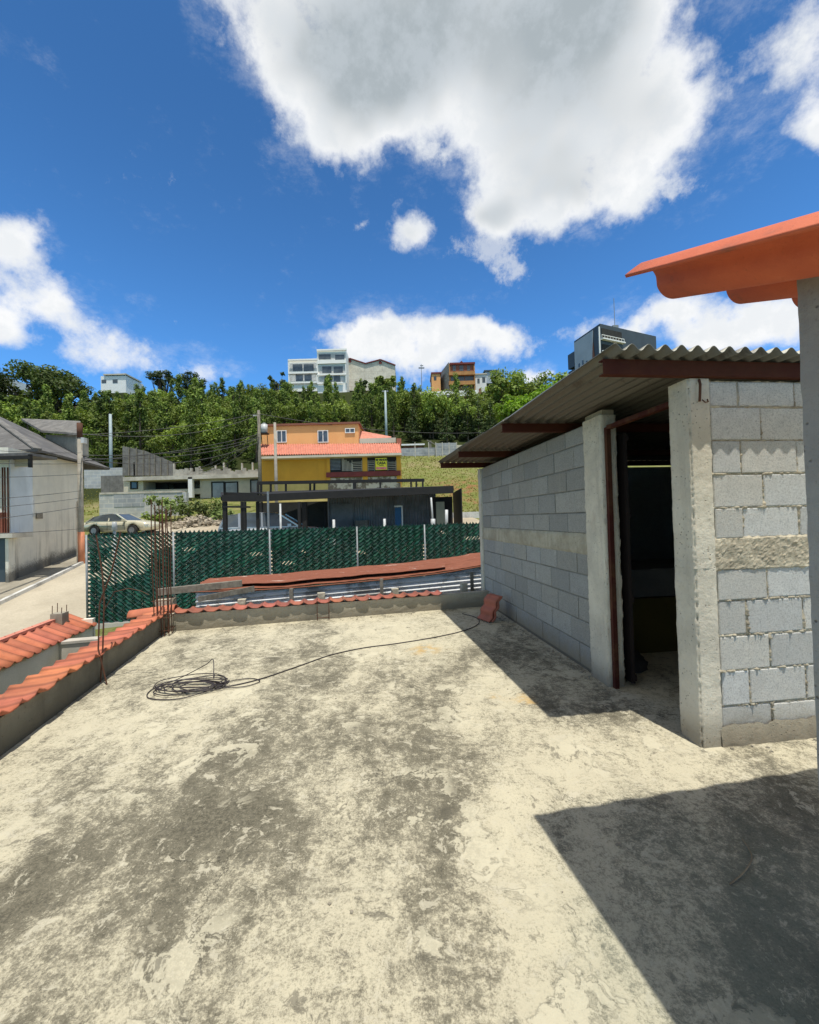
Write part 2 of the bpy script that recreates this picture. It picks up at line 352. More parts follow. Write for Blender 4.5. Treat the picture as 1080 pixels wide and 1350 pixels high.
# ------------------------------------------------------------------ mesh builder
class MB:
    def __init__(s, T=None): s.v = []; s.f = []; s.T = T; s.tint = []; s.smooth = False
    def add(s, vs, fs, tint=None):
        o = len(s.v)
        s.v += [(s.T @ Vector(p)) if s.T else Vector(p) for p in vs]
        s.f += [tuple(i+o for i in f) for f in fs]
        s.tint += [tint or (1, 1, 1)]*len(vs)
        return s
    def box(s, x0, y0, z0, x1, y1, z1, tint=None):
        return s.add([(x0, y0, z0), (x1, y0, z0), (x1, y1, z0), (x0, y1, z0), (x0, y0, z1), (x1, y0, z1), (x1, y1, z1), (x0, y1, z1)],
              [(0, 3, 2, 1), (4, 5, 6, 7), (0, 1, 5, 4), (1, 2, 6, 5), (2, 3, 7, 6), (3, 0, 4, 7)], tint)
    def bar(s, a, b, w, h=None, up=(0, 0, 1)):
        a, b = Vector(a), Vector(b); h = h or w; d = (b-a).normalized(); u = Vector(up)
        if abs(d.dot(u)) > .95: u = Vector((0, 1, 0))
        r = d.cross(u).normalized()*w/2; u = r.cross(d).normalized()*h/2
        vs = [p+q for p in (a, b) for q in (-r-u, r-u, r+u, -r+u)]
        return s.add(vs, [(0, 1, 2, 3), (7, 6, 5, 4), (0, 4, 5, 1), (1, 5, 6, 2), (2, 6, 7, 3), (3, 7, 4, 0)])
    def tube(s, pts, r, n=6, r1=None):
        pts = [Vector(p) for p in pts]; N = len(pts); vs = []; fs = []; pu = None
        for i, p in enumerate(pts):
            d = (pts[min(i+1, N-1)]-pts[max(i-1, 0)]).normalized()
            u = pu if pu and abs(pu.dot(d)) < .95 else (Vector((0, 0, 1)) if abs(d.z) < .9 else Vector((1, 0, 0)))
            a = d.cross(u).normalized(); u2 = a.cross(d).normalized(); pu = u2
            rr = r if r1 is None else r+(r1-r)*i/(N-1)
            vs += [p+(a*math.cos(k*math.tau/n)+u2*math.sin(k*math.tau/n))*rr for k in range(n)]
        for i in range(N-1):
            for k in range(n): fs.append((i*n+k, i*n+(k+1) % n, (i+1)*n+(k+1) % n, (i+1)*n+k))
        fs += [tuple(range(n))[::-1], tuple((N-1)*n+k for k in range(n))]
        return s.add(vs, fs)
    def grid(s, fn, nu, nv, tint=None):
        vs = [fn(i/nu, j/nv) for j in range(nv+1) for i in range(nu+1)]
        return s.add(vs, [(j*(nu+1)+i, j*(nu+1)+i+1, (j+1)*(nu+1)+i+1, (j+1)*(nu+1)+i) for j in range(nv) for i in range(nu)], tint)
    def prism(s, pts, off):
        off = Vector(off); n = len(pts); a = [Vector(p) for p in pts]
        return s.add(a+[p+off for p in a], [tuple(range(n)), tuple(range(2*n-1, n-1, -1))]+[(i, i+n, (i+1) % n+n, (i+1) % n) for i in range(n)])
    def build(s, name, mat, parent=None, smooth=False, solid=0):
        me = bpy.data.meshes.new(name); me.from_pydata(s.v, [], s.f); me.validate(); me.update()
        me.materials.append(mat)
        ca = me.color_attributes.new('tint', 'FLOAT_COLOR', 'POINT')
        if len(s.tint) == len(me.vertices):
            flat = [];  [flat.extend((*t, 1)) for t in s.tint]; ca.data.foreach_set('color', flat)
        if smooth: me.polygons.foreach_set('use_smooth', [True]*len(me.polygons))
        o = bpy.data.objects.new(name, me); C.objects.link(o)
        if solid:
            md = o.modifiers.new('thickness', 'SOLIDIFY'); md.thickness = solid; md.offset = 0
        if parent:
            o.parent = parent
            w = Matrix.LocRotScale(parent.location, parent.rotation_euler, parent.scale)
            if parent.type == 'EMPTY': o.matrix_parent_inverse = w.inverted()
        return o
def tag(o, label=None, cat=None, group=None, kind=None):
    for k, v in (('label', label), ('category', cat), ('group', group), ('kind', kind)):
        if v: o[k] = v
    return o
def thing(name, label, cat, loc=(0, 0, 0), group=None):
    o = bpy.data.objects.new(name, None); C.objects.link(o); o.location = loc; o.empty_display_size = .2
    return tag(o, label, cat, group)
def copy_tree(o, parent=None):
    c = o.copy(); C.objects.link(c); c.parent = parent
    for ch in KIDS.get(o.name, [x for x in o.children]): copy_tree(ch, c)
    return c
KIDS = {}
def frame(x, y, yaw): return Matrix.Translation((x, y, 0)) @ Matrix.Rotation(R(yaw), 4, 'Z')
def fbm(p, sc=1., o=4):
    return noise.fractal(Vector(p)*sc, .6, 2.1, o)
def rough_box(mb, x0, y0, z0, x1, y1, z1, step=.025, amp=.006, edge=.010, seed=0, sc=9):
    """cast concrete: every face a displaced grid, arrises chipped"""
    def disp(p, n):
        P = Vector(p)
        d = fbm((P.x+seed, P.y, P.z), sc)*amp + fbm((P.x, P.y+seed, P.z), sc*5, 2)*amp*.35
        return P + Vector(n)*d
    c = Vector(((x0+x1)/2, (y0+y1)/2, (z0+z1)/2)); hx, hy = (x1-x0)/2, (y1-y0)/2
    def pt(p):
        P = Vector(p); ex = hx-abs(P.x-c.x); ey = hy-abs(P.y-c.y)
        n = Vector((0, 0, 0))
        if ex < 1e-5: n.x = 1 if P.x > c.x else -1
        if ey < 1e-5: n.y = 1 if P.y > c.y else -1
        q = disp(P, n)
        if ex < 1e-5 and ey < 1e-5:
            k = edge*(.35+.9*max(0, noise.noise(Vector((P.z*22, seed, P.x*3)))+.3)+.5*max(0, noise.noise(Vector((P.z*70, seed+3, 0)))))
            q.x -= n.x*k; q.y -= n.y*k
        return q
    nx, ny, nz = [max(1, int(round((b-a)/step))) for a, b in ((x0, x1), (y0, y1), (z0, z1))]
    mb.grid(lambda a, b: pt((x0+(x1-x0)*a, y0, z0+(z1-z0)*b)), nx, nz)
    mb.grid(lambda a, b: pt((x1-(x1-x0)*a, y1, z0+(z1-z0)*b)), nx, nz)
    mb.grid(lambda a, b: pt((x0, y1-(y1-y0)*a, z0+(z1-z0)*b)), ny, nz)
    mb.grid(lambda a, b: pt((x1, y0+(y1-y0)*a, z0+(z1-z0)*b)), ny, nz)
    mb.grid(lambda a, b: pt((x0+(x1-x0)*a, y0+(y1-y0)*b, z1)), nx, ny)
    return mb

# ------------------------------------------------------------------ terrain
def lerp_prof(p, t):
    if t <= p[0][0]: return p[0][1]
    for (a, b), (c, d) in zip(p, p[1:]):
        if t <= c: return b+(d-b)*(t-a)/(c-a)
    return p[-1][1]
FAR = [(60, 10), (80, 18), (100, 25.5), (120, 33), (130, 38), (140, 46), (170, 49), (400, 30), (3000, -40)]
PL = [(-40, -9), (9, -2.6), (13.4, -1.83), (20, -.78), (25, .1), (29, 1.0), (34, 1.75), (42, 3.5), (50, 6.5)]+FAR
PR = [(-40, -4), (9, -1.7), (11, -1.15), (14.5, -.6), (17, .15), (25, .3), (28, 1.2), (33, 1.75), (38, 2.9), (46, 5.5)]+FAR
def sstep(a, b, t):
    t = min(1, max(0, (t-a)/(b-a))); return t*t*(3-2*t)
def hz(x, y):
    e = -9.3-.24*(y-11)
    k = sstep(e-.7, e+.2, x) if y < 26 else 1-(1-sstep(e-.7-(y-26)*1.5, e+.2, x))
    z = lerp_prof(PL, y)*(1-k)+lerp_prof(PR, y)*k
    if y > 36: z += (noise.noise(Vector((x*.03, y*.03, 0)))*2.0+noise.noise(Vector((x*.15, y*.15, 3)))*.4)*min(1, (y-36)/30)
    if y > 100 and x < -60: z -= min(14, (-x-60)*.12)*min(1, (y-100)/20)
    return z
xs = [-1500, -900, -500, -300, -200, -160, -130, -110, -95, -85, -75, -65, -58, -52, -47]+[-44+i*.8 for i in range(int(80/.8))]+[37, 42, 50, 60, 75, 95, 120, 160, 220, 300, 500, 900, 1500]
ys = [-40, -20, -5, 5]+[8+i*.8 for i in range(int(58/.8))]+[67+i*3 for i in range(30)]+[160, 175, 200, 250, 320, 450, 700, 1200, 2500]
mb = MB(); nx = len(xs)
mb.add([(x, y, hz(x, y)) for y in ys for x in xs], [(j*nx+i, j*nx+i+1, (j+1)*nx+i+1, (j+1)*nx+i) for j in range(len(ys)-1) for i in range(nx-1)])
tag(mb.build('ground', M['ground'], smooth=True), 'grassy and wooded hillside', kind='structure')
def sheet_on(name, corner_fn, nu, nv, mat, lift):
    m = MB()
    def p(a, b):
        x, y = corner_fn(a, b); return (x, y, hz(x, y)+lift)
    m.grid(p, nu, nv); o = m.build(name, mat, smooth=True); o['kind'] = 'structure'; return o
# street: its kerb line runs from (-16,16) to (-17.5,22), about 14 degrees off
def kx(y): return -16-.25*(y-16)
sheet_on('street', lambda a, b: (lambda y: (kx(y)+(a*6.0 if y < 26 else a*(6+(y-26)*1.0)), y))(10+b*23.5), 20, 60, M['street'], .05)
sheet_on('pavement', lambda a, b: (lambda y: (kx(y)-.12-2.4+a*2.4, y))(9+b*19), 6, 50, M['walk'], .13)
m = MB()
N = 40
def kp(i, dx, dz):
    y = 9+i*19/N; x = kx(y)+dx; return (x, y, hz(kx(y), y)+dz)
for dx0, dz0, dx1, dz1 in ((-.16, .19, .0, .19), (.0, .19, .02, .0), (-.16, .0, -.16, .19)):
    m.grid(lambda a, b: Vector(kp(a*N, dx0, dz0)).lerp(Vector(kp(a*N, dx1, dz1)), b), N, 1)
tag(m.build('street_kerb', M['kerb']), kind='structure')
sheet_on('parking_lot', lambda a, b: (-10.4-.24*(12+b*20-11)+a*(17+b*3), 12+b*20), 50, 40, M['lot'], .05)
# white kerb and grass verge on the right beyond the carport
m = MB()
pk = [(1.9+i*.45, 30.2+.05*i) for i in range(24)]
for (a, b) in zip(pk, pk[1:]):
    m.bar((a[0], a[1], hz(*a)+.22), (b[0], b[1], hz(*b)+.22), .22, .5)
tag(m.build('roadside_kerb', M['kerb']), kind='structure')

# ------------------------------------------------------------------ terrace
PF = frame(-3.59, 6.0, 13.25)        # x along the back parapet, -y along the left one
SH = frame(1.867, 2.702, 6.9)        # shed: x along its front, y along its side
def w2(T, x, y, z=0): return T @ Vector((x, y, z))
poly = [w2(PF, 0, 0), w2(PF, 9.5, 0), w2(PF, 9.5, -11), w2(PF, 0, -11)]
m = MB(); m.grid(lambda a, b: w2(PF, 9.5*a, -11*b, 0), 40, 40)
tag(m.build('terrace_floor', M['floor']), kind='structure')
house = thing('terrace_building', 'storey under the flat cement roof terrace', 'building', w2(PF, 4.5, -5, -3))
MB(PF).box(-.14, -11.2, -4, 9.6, .14, -.02).build('wall', M['plaster'], house)

def tile_strip(T, L, w, z_in, z_out, pitch=.19, amp=.022, n=14, nc=4, rows=1):
    """S-profile tiles: x along the wall 0..L, y across (0 = inner eave)"""
    m = MB(T); N = int(L/pitch)
    for r in range(rows):
        def p(a, b):
            x = a*L; k = x/pitch; ph = (k % 1)
            wv = amp*math.cos(math.tau*ph)+amp*.35*math.cos(2*math.tau*ph)+.016*(.5-ph)
            t = int(k); rnd = random.Random(t*7+r)
            jit = rnd.uniform(-.006, .006); jy = rnd.uniform(-.014, .014)
            bb = (r+b*1.12)/rows
            y = bb*w+jy*(1-b)
            return (x, y, z_in+(z_out-z_in)*bb+wv+jit*(1-b)+(.012 if b == 0 else 0)+r*.012*(1-b))
        m.grid(p, N*n, nc)
        for j in range(nc+1):
            for i in range(N*n+1):
                q = random.Random(int(i/n*1.0)*13+r); t = q.uniform(.72, 1.1); t *= .55 if i % n == 0 else 1
                m.tint[len(m.tint)-(nc+1)*(N*n+1)+j*(N*n+1)+i] = (t, t*q.uniform(.95, 1.1), t*q.uniform(.9, 1.15))
    return m
# left parapet: wall 0.25 m high with terracotta coping that leans outward and up
lp = thing('parapet_wall', 'low dark stained parapet with terracotta coping along the left of the terrace', 'parapet', w2(PF, -.07, -5))
m = MB(PF); m.grid(lambda a, b: (0+.006*fbm((a*30, b*3, 0), 1), -10.9*a+.15, .26*b), 220, 6)
m.box(-.14, -10.9, -.3, -.012, .14, .262)
m.build('wall', M['parapet'], lp)
TL = PF @ Matrix.Translation((.035, 0, 0)) @ Matrix.Rotation(R(-90), 4, 'Z')    # x runs along -y, y runs to +x: mirrored below
TL = PF @ Matrix(((0, -1, 0, .045), (-1, 0, 0, -.02), (0, 0, 1, 0), (0, 0, 0, 1)))
tile_strip(TL, 10.6, .29, .285, .268, .205, .016).build('tile_coping', M['tile'], lp, True, .014)
bp = thing('parapet_wall', 'low grey parapet with terracotta coping across the far edge of the terrace', 'parapet', w2(PF, 2.4, .07))
m = MB(PF); m.grid(lambda a, b: (9.4*a, -.002+.006*fbm((a*30, b*3, 7), 1), .245*b), 200, 6)
m.box(0, .012, -.3, 9.5, .14, .247)
m.build('wall', M['beam'], bp)
tile_strip(PF @ Matrix.Translation((.1, -.05, 0)), 4.1, .24, .262, .275, .205, .015).build('tile_coping', M['tile_old'], bp, True, .014)
# ------- tiled wall of the next yard, left of ours
ny = thing('tiled_yard_wall', 'pale yard wall with sloping terracotta tile cap left of the terrace', 'wall', (-6.3, 6.6, -1.5))
d = Vector((-.2304, .973, 0)); o0 = Vector((-5.94, 7.75, 0))
FN = Matrix(((d.x, -d.y, 0, o0.x), (d.y, d.x, 0, o0.y), (0, 0, 1, 0), (0, 0, 0, 1)))   # x along the wall away from the camera, y outward
FNm = FN @ Matrix.Translation((-7, 0, 0))
tile_strip(FNm, 7.0, .42, -.29, -.08, .2, .017).build('tile_cap', M['tile'], ny, True, .014)
m = MB(FN); m.box(-7, .05, -3, 0, .2, -.27); m.box(-7.0, .36, -3, .0, .5, -.14); m.box(-.04, .05, -3, .06, .5, -.16)
m.build('wall', pm('warm_plaster', (.88, .82, .68), (.80, .74, .60), 1, .9), ny)
m = MB(FN); m.box(-7, .40, -.075, -.3, .5, -.03); m.build('ridge_cap', M['tile_pink'], ny)
m = MB(FN); m.box(-.5, .3, -.3, -.3, .48, .06); pst = m.build('post_stub', M['column'], ny)
m = MB(FN)
for i, (a, b) in enumerate(((-.48, .32), (-.33, .32), (-.48, .46), (-.33, .46))): m.tube([(a, b, 0), (a+.01, b, .16+.02*i)], .006, 5)
m.build('rebar', M['rebar'], ny)
# low link wall at the foot of the fence
fw = MB(PF); fw.box(-2.2, 1.15, -3, .25, 1.3, -.33); fw.box(-2.2, 1.13, -.33, .28, 1.33, -.29)
tag(fw.build('link_wall', M['slabtop']), 'low cement wall below the left end of the green fence', 'wall')
m = MB()
def ctile(a, b):
    ang = math.pi*b; return w2(PF, -.55+.62*a, .22+.10*math.cos(ang)+.25*a*0, .20+.10*math.sin(ang)+.05*a)
m.grid(ctile, 8, 10)
tag(m.build('ridge_tile', M['tile'], None, True, .014), 'curved terracotta tile piece resting behind the parapet corner', 'roof tile')
m = MB(PF); rough_box(m, -.25, .30, -.5, .0, .52, .42, .05, .006)
tag(m.build('concrete_stub', M['beam']), 'short concrete stub behind the rebar bundle at the parapet corner', 'concrete post')
m = MB(PF); m.bar((-.25, .45, .52), (.95, .62, .56), .10, .10)
tag(m.build('wooden_plank', M['wood']), 'grey weathered plank lying behind the corner rebar', 'plank')

# ------------------------------------------------------------------ rebar
rb = thing('rebar_bundle', 'tall bundle of rusty column rebar rising from the parapet corner', 'rebar', (-3.5, 5.85, 0))
base = Vector((-3.52, 5.84, 0))
offs = [(-.10, -.09), (-.055, -.1), (-.01, -.09), (.035, -.1), (.09, -.08), (-.10, .07), (-.04, .09), (.02, .08), (.075, .06)]
for i, (a, b) in enumerate(offs):
    top = 1.78+.10*random.random()+(.1 if i % 3 == 0 else 0); lean = random.uniform(-.03, .03)
    pts = [w2(Matrix.Translation(base) @ Matrix.Rotation(R(13), 4, 'Z'), a+lean*t/2+.006*math.sin(t*7+i), b, t*top) for t in [k/8 for k in range(9)]]
    MB().tube(pts, .0068, 6).build('rebar', M['rebar'], rb)
for z in (.08, .26, .31, .5):
    q = [w2(Matrix.Translation(base) @ Matrix.Rotation(R(13), 4, 'Z'), a, b, z+.01*a) for a, b in ((-.115, -.11), (.105, -.11), (.105, .10), (-.115, .10), (-.115, -.11))]
    MB().tube(q, .005, 5).build('stirrup', M['rebar'], rb)
cr = thing('crossed_rebar', 'thin rusty rebars crossed and tied beside the left parapet', 'rebar', (-3.06, 4.1, 0))
p0, p1 = Vector((-3.13, 4.12, .0)), Vector((-3.02, 4.06, 0))
MB().tube([p0, p0+Vector((.03, 0, .35)), p0+Vector((.05, 0, .8)), p0+Vector((.02, .02, 1.1)), p0+Vector((-.02, 0, 1.47))], .007, 6).build('rebar', M['rebar'], cr)
MB().tube([p1, p1+Vector((-.08, 0, .35)), p1+Vector((-.06, 0, .8)), p1+Vector((.06, 0, 1.1)), p1+Vector((.16, 0, 1.5))], .007, 6).build('rebar', M['rebar'], cr)
MB().tube([p0+Vector((.05, 0, .72)), p0+Vector((.16, -.01, .9)), p0+Vector((.30, 0, .93)), p0+Vector((.42, 0, .90)), p0+Vector((.5, 0, .86))], .004, 5).build('tie_wire', M['rebar'], cr)
st = thing('rebar_loop', 'small rusty rebar loops sticking up at the far parapet', 'rebar', w2(PF, 2.3, -.05))
for a in (2.15, 2.33):
    MB(PF).tube([(a, -.06, 0), (a, -.05, .27), (a+.01, .02, .33)], .006, 5).build('rebar', M['rebar'], st)
MB(PF).tube([(2.15, -.06, .04), (2.33, -.06, .04)], .005, 5).build('rebar', M['rebar'], st)

# ------------------------------------------------------------------ cable
rnd = random.Random(5)
cb = MB()
pts = []
c0 = Vector((-2.12, 3.92, .01))
for lp_ in range(9):
    rx, ry = rnd.uniform(.13, .33), rnd.uniform(.10, .22); ox, oy = rnd.uniform(-.08, .1), rnd.uniform(-.06, .06); ph = rnd.uniform(0, 1)
    for k in range(18):
        t = (k/18+ph*.1)*math.tau
        pts.append(c0+Vector((ox+rx*math.cos(t), oy+ry*math.sin(t), .004+.008*lp_/3+.012*abs(math.sin(t*1.5+lp_)))))
cb.tube(pts, .0048, 5)
big = [c0+Vector((-.40+.02*math.sin(k), 0, 0)) for k in range(0)]
big = [(-2.0, 4.12, .02), (-2.06, 4.24, .16), (-2.12, 4.2, .12), (-2.35, 4.1, .02), (-2.47, 3.9, .01), (-2.38, 3.7, .01), (-2.1, 3.66, .01), (-1.9, 3.8, .02), (-1.85, 3.95, .02), (-2.05, 4.02, .03), (-2.3, 3.95, .02), (-2.4, 3.8, .02), (-2.2, 3.72, .02), (-1.95, 3.85, .02)]
def smooth(ps, n=8):
    ps = [Vector(p) for p in ps]; out = []
    for i in range(len(ps)-1):
        a, b, c, d = ps[max(i-1, 0)], ps[i], ps[i+1], ps[min(i+2, len(ps)-1)]
        for k in range(n):
            t = k/n; out.append(.5*((2*b)+(c-a)*t+(2*a-5*b+4*c-d)*t*t+(-a+3*b-3*c+d)*t**3))
    return out+[ps[-1]]
cb.tube(smooth(big), .0048, 5)
cb.tube(smooth([(-2.0, 3.82, .02), (-1.75, 3.92, .01), (-1.5, 4.1, .008), (-1.2, 4.45, .008), (-.95, 4.75, .008), (-.6, 4.98, .008), (-.2, 5.12, .008), (.3, 5.35, .008), (.7, 5.62, .008), (.95, 5.95, .008), (.98, 6.3, .01), (.8, 6.6, .01)]), .0055, 6)
cb.tube(smooth([(-1.9, 3.95, .02), (-1.65, 4.1, .01), (-1.5, 4.02, .01), (-1.6, 3.9, .01), (-1.85, 3.84, .02)]), .0045, 5)
tag(cb.build('electric_cable', M['cable'], None, True), 'black electric cable coiled on the cement floor with one end trailing to the shed', 'cable')
tw = MB().tube(smooth([(1.28, 1.72, .006), (1.38, 1.77, .01), (1.48, 1.85, .008), (1.52, 1.95, .006)]), .003, 5)
tag(tw.build('dry_twig', M['paper']), 'thin dry twig on the shaded cement floor', 'twig')

rnd = random.Random(77); cm = MB()
for i in range(230):
    if i < 120: q = w2(SH, -abs(rnd.gauss(0, .07))-.02, rnd.uniform(.9, 4.8))
    elif i < 150: q = w2(SH, rnd.uniform(.1, 1.5), -abs(rnd.gauss(0, .08))-.03)
    elif i < 190: q = w2(PF, rnd.uniform(.2, 4.4), -abs(rnd.gauss(0, .1))-.02)
    else: q = Vector((rnd.uniform(-2.2, 1.6), rnd.uniform(1.6, 5.5), 0))
    r_ = rnd.uniform(.003, .011)*(.6 if i >= 190 else 1)
    T = Matrix.Translation((q.x, q.y, r_*.4)) @ Matrix.Rotation(rnd.uniform(0, 6), 4, 'Z') @ Matrix.Rotation(rnd.uniform(-.5, .5), 4, 'X')
    b_ = [T @ Vector((r_*a*rnd.uniform(.7, 1.2), r_*b*rnd.uniform(.6, 1.1), r_*c*.6)) for a in (-1, 1) for b in (-1, 1) for c in (-1, 1)]
    cm.add(b_, [(0, 1, 3, 2), (4, 6, 7, 5), (0, 4, 5, 1), (2, 3, 7, 6), (0, 2, 6, 4), (1, 5, 7, 3)])
tag(cm.build('mortar_crumbs', M['column']), 'pale mortar crumbs and grit scattered along the wall foot', 'grit', kind='stuff')
# leaning roof tiles by the shed
def tstack(off, lean, nm):
    m = MB()
    base = Vector((1.06+off, 6.12, 0)); ax = Vector((.42, -.90, 0)).normalized(); up = Vector((.30+lean, .12, .95)).normalized(); nn = ax.cross(up).normalized()
    m.grid(lambda a, b: base+ax*(a-.5)*.30+up*(b*.40+.01)+nn*.015*math.cos(b*2.6*math.tau), 6, 42)
    return m
t1 = thing('roof_tile', 'terracotta wave tiles leaning against the block wall by the far corner', 'roof tile', (1.06, 6.12, 0))
tstack(0, .1, '').build('front_tile', M['tile_old'], t1, True, .018)
tstack(.05, .05, '').build('back_tile', M['tile_old'], t1, True, .018)
for ch in list(t1.children): pass

# ------------------------------------------------------------------ shed
shed = thing('block_shed', 'grey concrete block shed with open doorway and corrugated zinc roof', 'shed', w2(SH, 1.8, 2.3))
ZC = [.03, .25, .483, .714, .947, 1.16]          # course lines below the bond beam
ZU = [1.36, 1.566, 1.793, 2.018, 2.246, 2.42]    # above it
def blocks(mb, L0, L1, axis, face, sgn, zs, par0=0, W=.43, jt=.012, th=.04, seed=1, rag=.004):
    """blocks in running bond on a wall face; axis 'x' or 'y' is the run"""
    rnd = random.Random(seed)
    for ci, (z0, z1) in enumerate(zip(zs, zs[1:])):
        x = L0-(W*.5 if (ci+par0) % 2 else W*.12)
        while x < L1-.01:
            a, b = max(x, L0), min(x+W, L1)
            if b-a > .03:
                t = rnd.uniform(.80, 1.10); cool = rnd.uniform(-.07, .0); tint = (t*(1+cool*-.6), t, t*(1+cool))
                a0, b0, zz0, zz1 = a+jt/2+rnd.uniform(0, rag), b-jt/2-rnd.uniform(0, rag), z0+jt/2+rnd.uniform(0, rag), z1-jt/2-rnd.uniform(0, rag)
                f = face+sgn*rnd.uniform(-.004, .003); e = .006; bk = f-sgn*th
                def P(u, w, z): return (u, w, z) if axis == 'x' else (w, u, z)
                nu, nz = max(2, int((b0-a0)/.05)), 5
                vs = [P(a0, f-sgn*.004, zz0), P(b0, f-sgn*.004, zz0), P(b0, f-sgn*.004, zz1), P(a0, f-sgn*.004, zz1),
                      P(a0+e, f, zz0+e), P(b0-e, f, zz0+e), P(b0-e, f, zz1-e), P(a0+e, f, zz1-e),
                      P(a0, bk, zz0), P(b0, bk, zz0), P(b0, bk, zz1), P(a0, bk, zz1)]
                fs = [(4, 5, 6, 7), (0, 1, 5, 4), (1, 2, 6, 5), (2, 3, 7, 6), (3, 0, 4, 7), (8, 9, 1, 0), (9, 10, 2, 1), (10, 11, 3, 2), (11, 8, 0, 3)]
                mb.add(vs, fs, tint)
            x += W
    return mb
def mortar(mb, L0, L1, z0, z1, axis, face, sgn, step, amp, seed, zs=(), par0=0, W=.43):
    """recessed bed of mortar that squeezes out raggedly along the joints only"""
    nu, nv = int((L1-L0)/step), int((z1-z0)/step)
    def p(a, b):
        u, z = L0+(L1-L0)*a, z0+(z1-z0)*b
        dz = min([abs(z-q) for q in zs] or [9]); ci = sum(1 for q in zs if q < z)-1
        x0 = .165-(W*.5 if (ci+par0) % 2 else W*.12); du = (u-x0) % W; du = min(du, W-du)
        wob = .004*fbm((u, z, seed+2), 14, 2)
        k = max(math.exp(-((dz+wob)/.009)**2), math.exp(-((du+wob)/.008)**2))
        n_ = .45+.9*fbm((u, z, seed), 18, 3)+.6*fbm((u+5, z, seed), 70, 2)
        w = face+sgn*k*amp*max(0, n_)
        return (u, w, z) if axis == 'x' else (w, u, z)
    return mb.grid(p, nu, nv)
XR = 3.3
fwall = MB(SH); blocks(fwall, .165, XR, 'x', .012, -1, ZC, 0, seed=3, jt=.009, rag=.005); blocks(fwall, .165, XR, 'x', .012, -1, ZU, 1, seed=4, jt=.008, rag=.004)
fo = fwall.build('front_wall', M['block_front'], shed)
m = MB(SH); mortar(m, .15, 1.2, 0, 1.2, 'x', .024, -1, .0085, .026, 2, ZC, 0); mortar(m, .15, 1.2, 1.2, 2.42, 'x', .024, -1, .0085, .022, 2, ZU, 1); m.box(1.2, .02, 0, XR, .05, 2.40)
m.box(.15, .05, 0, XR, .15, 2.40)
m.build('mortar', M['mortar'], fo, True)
# bond beam on the front: ragged, patched
m = MB(SH)
def bb(a, b):
    x = .10+a*(XR-.1); z = 1.145+.225*b+(.012*fbm((x*9, 1, 0), 1) if 0 < b < 1 else .018*fbm((x*14, b*9, 3), 1))
    k = .006*fbm((x, z, 0), 9, 5)+.008*max(0, fbm((x, z, 4), 45, 3))
    e = min(b, 1-b); k = k if e > .04 else -.03
    return (x, .004-k if e > .04 else .018, z)
m.grid(bb, 230, 18); m.build('bond_beam', M['mortar'], fo, False)
m = MB(SH); m.grid(lambda a, b: (.14+a*XR, -.012*(1-b)-.010*fbm((a*40, b*2, 9), 1)*(1-b)+.004*b, .0+.13*b+.02*fbm((a*25, 0, 2), 1)*b), 160, 8); m.build('base_mortar', M['mortar'], fo, True)
# side wall
sw = MB(SH); blocks(sw, 1.30, 4.72, 'y', .012, -1, ZC, 1, seed=8, jt=.010, rag=.003); blocks(sw, 1.30, 4.72, 'y', .012, -1, ZU, 0, seed=9, jt=.010, rag=.003)
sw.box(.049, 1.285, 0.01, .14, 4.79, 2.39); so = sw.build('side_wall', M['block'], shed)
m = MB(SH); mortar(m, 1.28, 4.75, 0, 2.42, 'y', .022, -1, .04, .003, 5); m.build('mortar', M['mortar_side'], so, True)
m = MB(SH); m.grid(lambda a, b: (.003-.006*fbm((a*60, b*3, 1), 1)+(.012 if b in (0, 1) else 0), 1.27+a*3.46, 1.15+.21*b+(.006*fbm((a*50, 3, 0), 1))), 180, 10); m.build('bond_beam', M['beam'], so, True)
# columns
m = MB(SH); rough_box(m, 0, 0, -.01, .162, .19, 2.43, .011, .0032, .014, 1, 7); rough_box(m, -.003, -.003, 1.17, .13, .18, 1.215, .011, .006, .010, 5)
co = m.build('corner_column', M['column'], shed, True)
m = MB(SH); rough_box(m, -.012, .985, -.01, .15, 1.29, 2.44, .018, .005, .012, 2); m.build('door_column', M['column'], shed, True)
m = MB(SH); rough_box(m, -.012, 4.72, -.01, .15, 4.87, 2.42, .025, .005, .01, 3); m.build('end_column', M['column'], shed, True)
m = MB(SH); m.tube([(.075, -.006, 2.42), (.06, -.03, 2.38), (.055, -.03, 2.31), (.06, -.02, 2.27)], .008, 6)
m.tube([(.085, -.012, 2.285), (.10, -.02, 2.265), (.125, -.018, 2.27), (.13, -.006, 2.29)], .004, 5); m.build('rebar_hook', M['rebar'], shed)
# hidden back and right walls, leaving the gap of light under the roof
m = MB(SH); m.box(.15, 4.74, 0, 4.1, 4.86, 2.412); m.build('back_wall', M['block'], shed)
m = MB(SH); m.box(4.0, .0, 0, 4.12, 4.74, 2.49); m.box(XR, .02, 0, 4.0, .14, 2.42); m.build('right_wall', M['block'], shed)
MB(SH).box(.2, 4.755, 2.412, 2.72, 4.84, 2.50).build('wall_plate', M['wood'], shed)
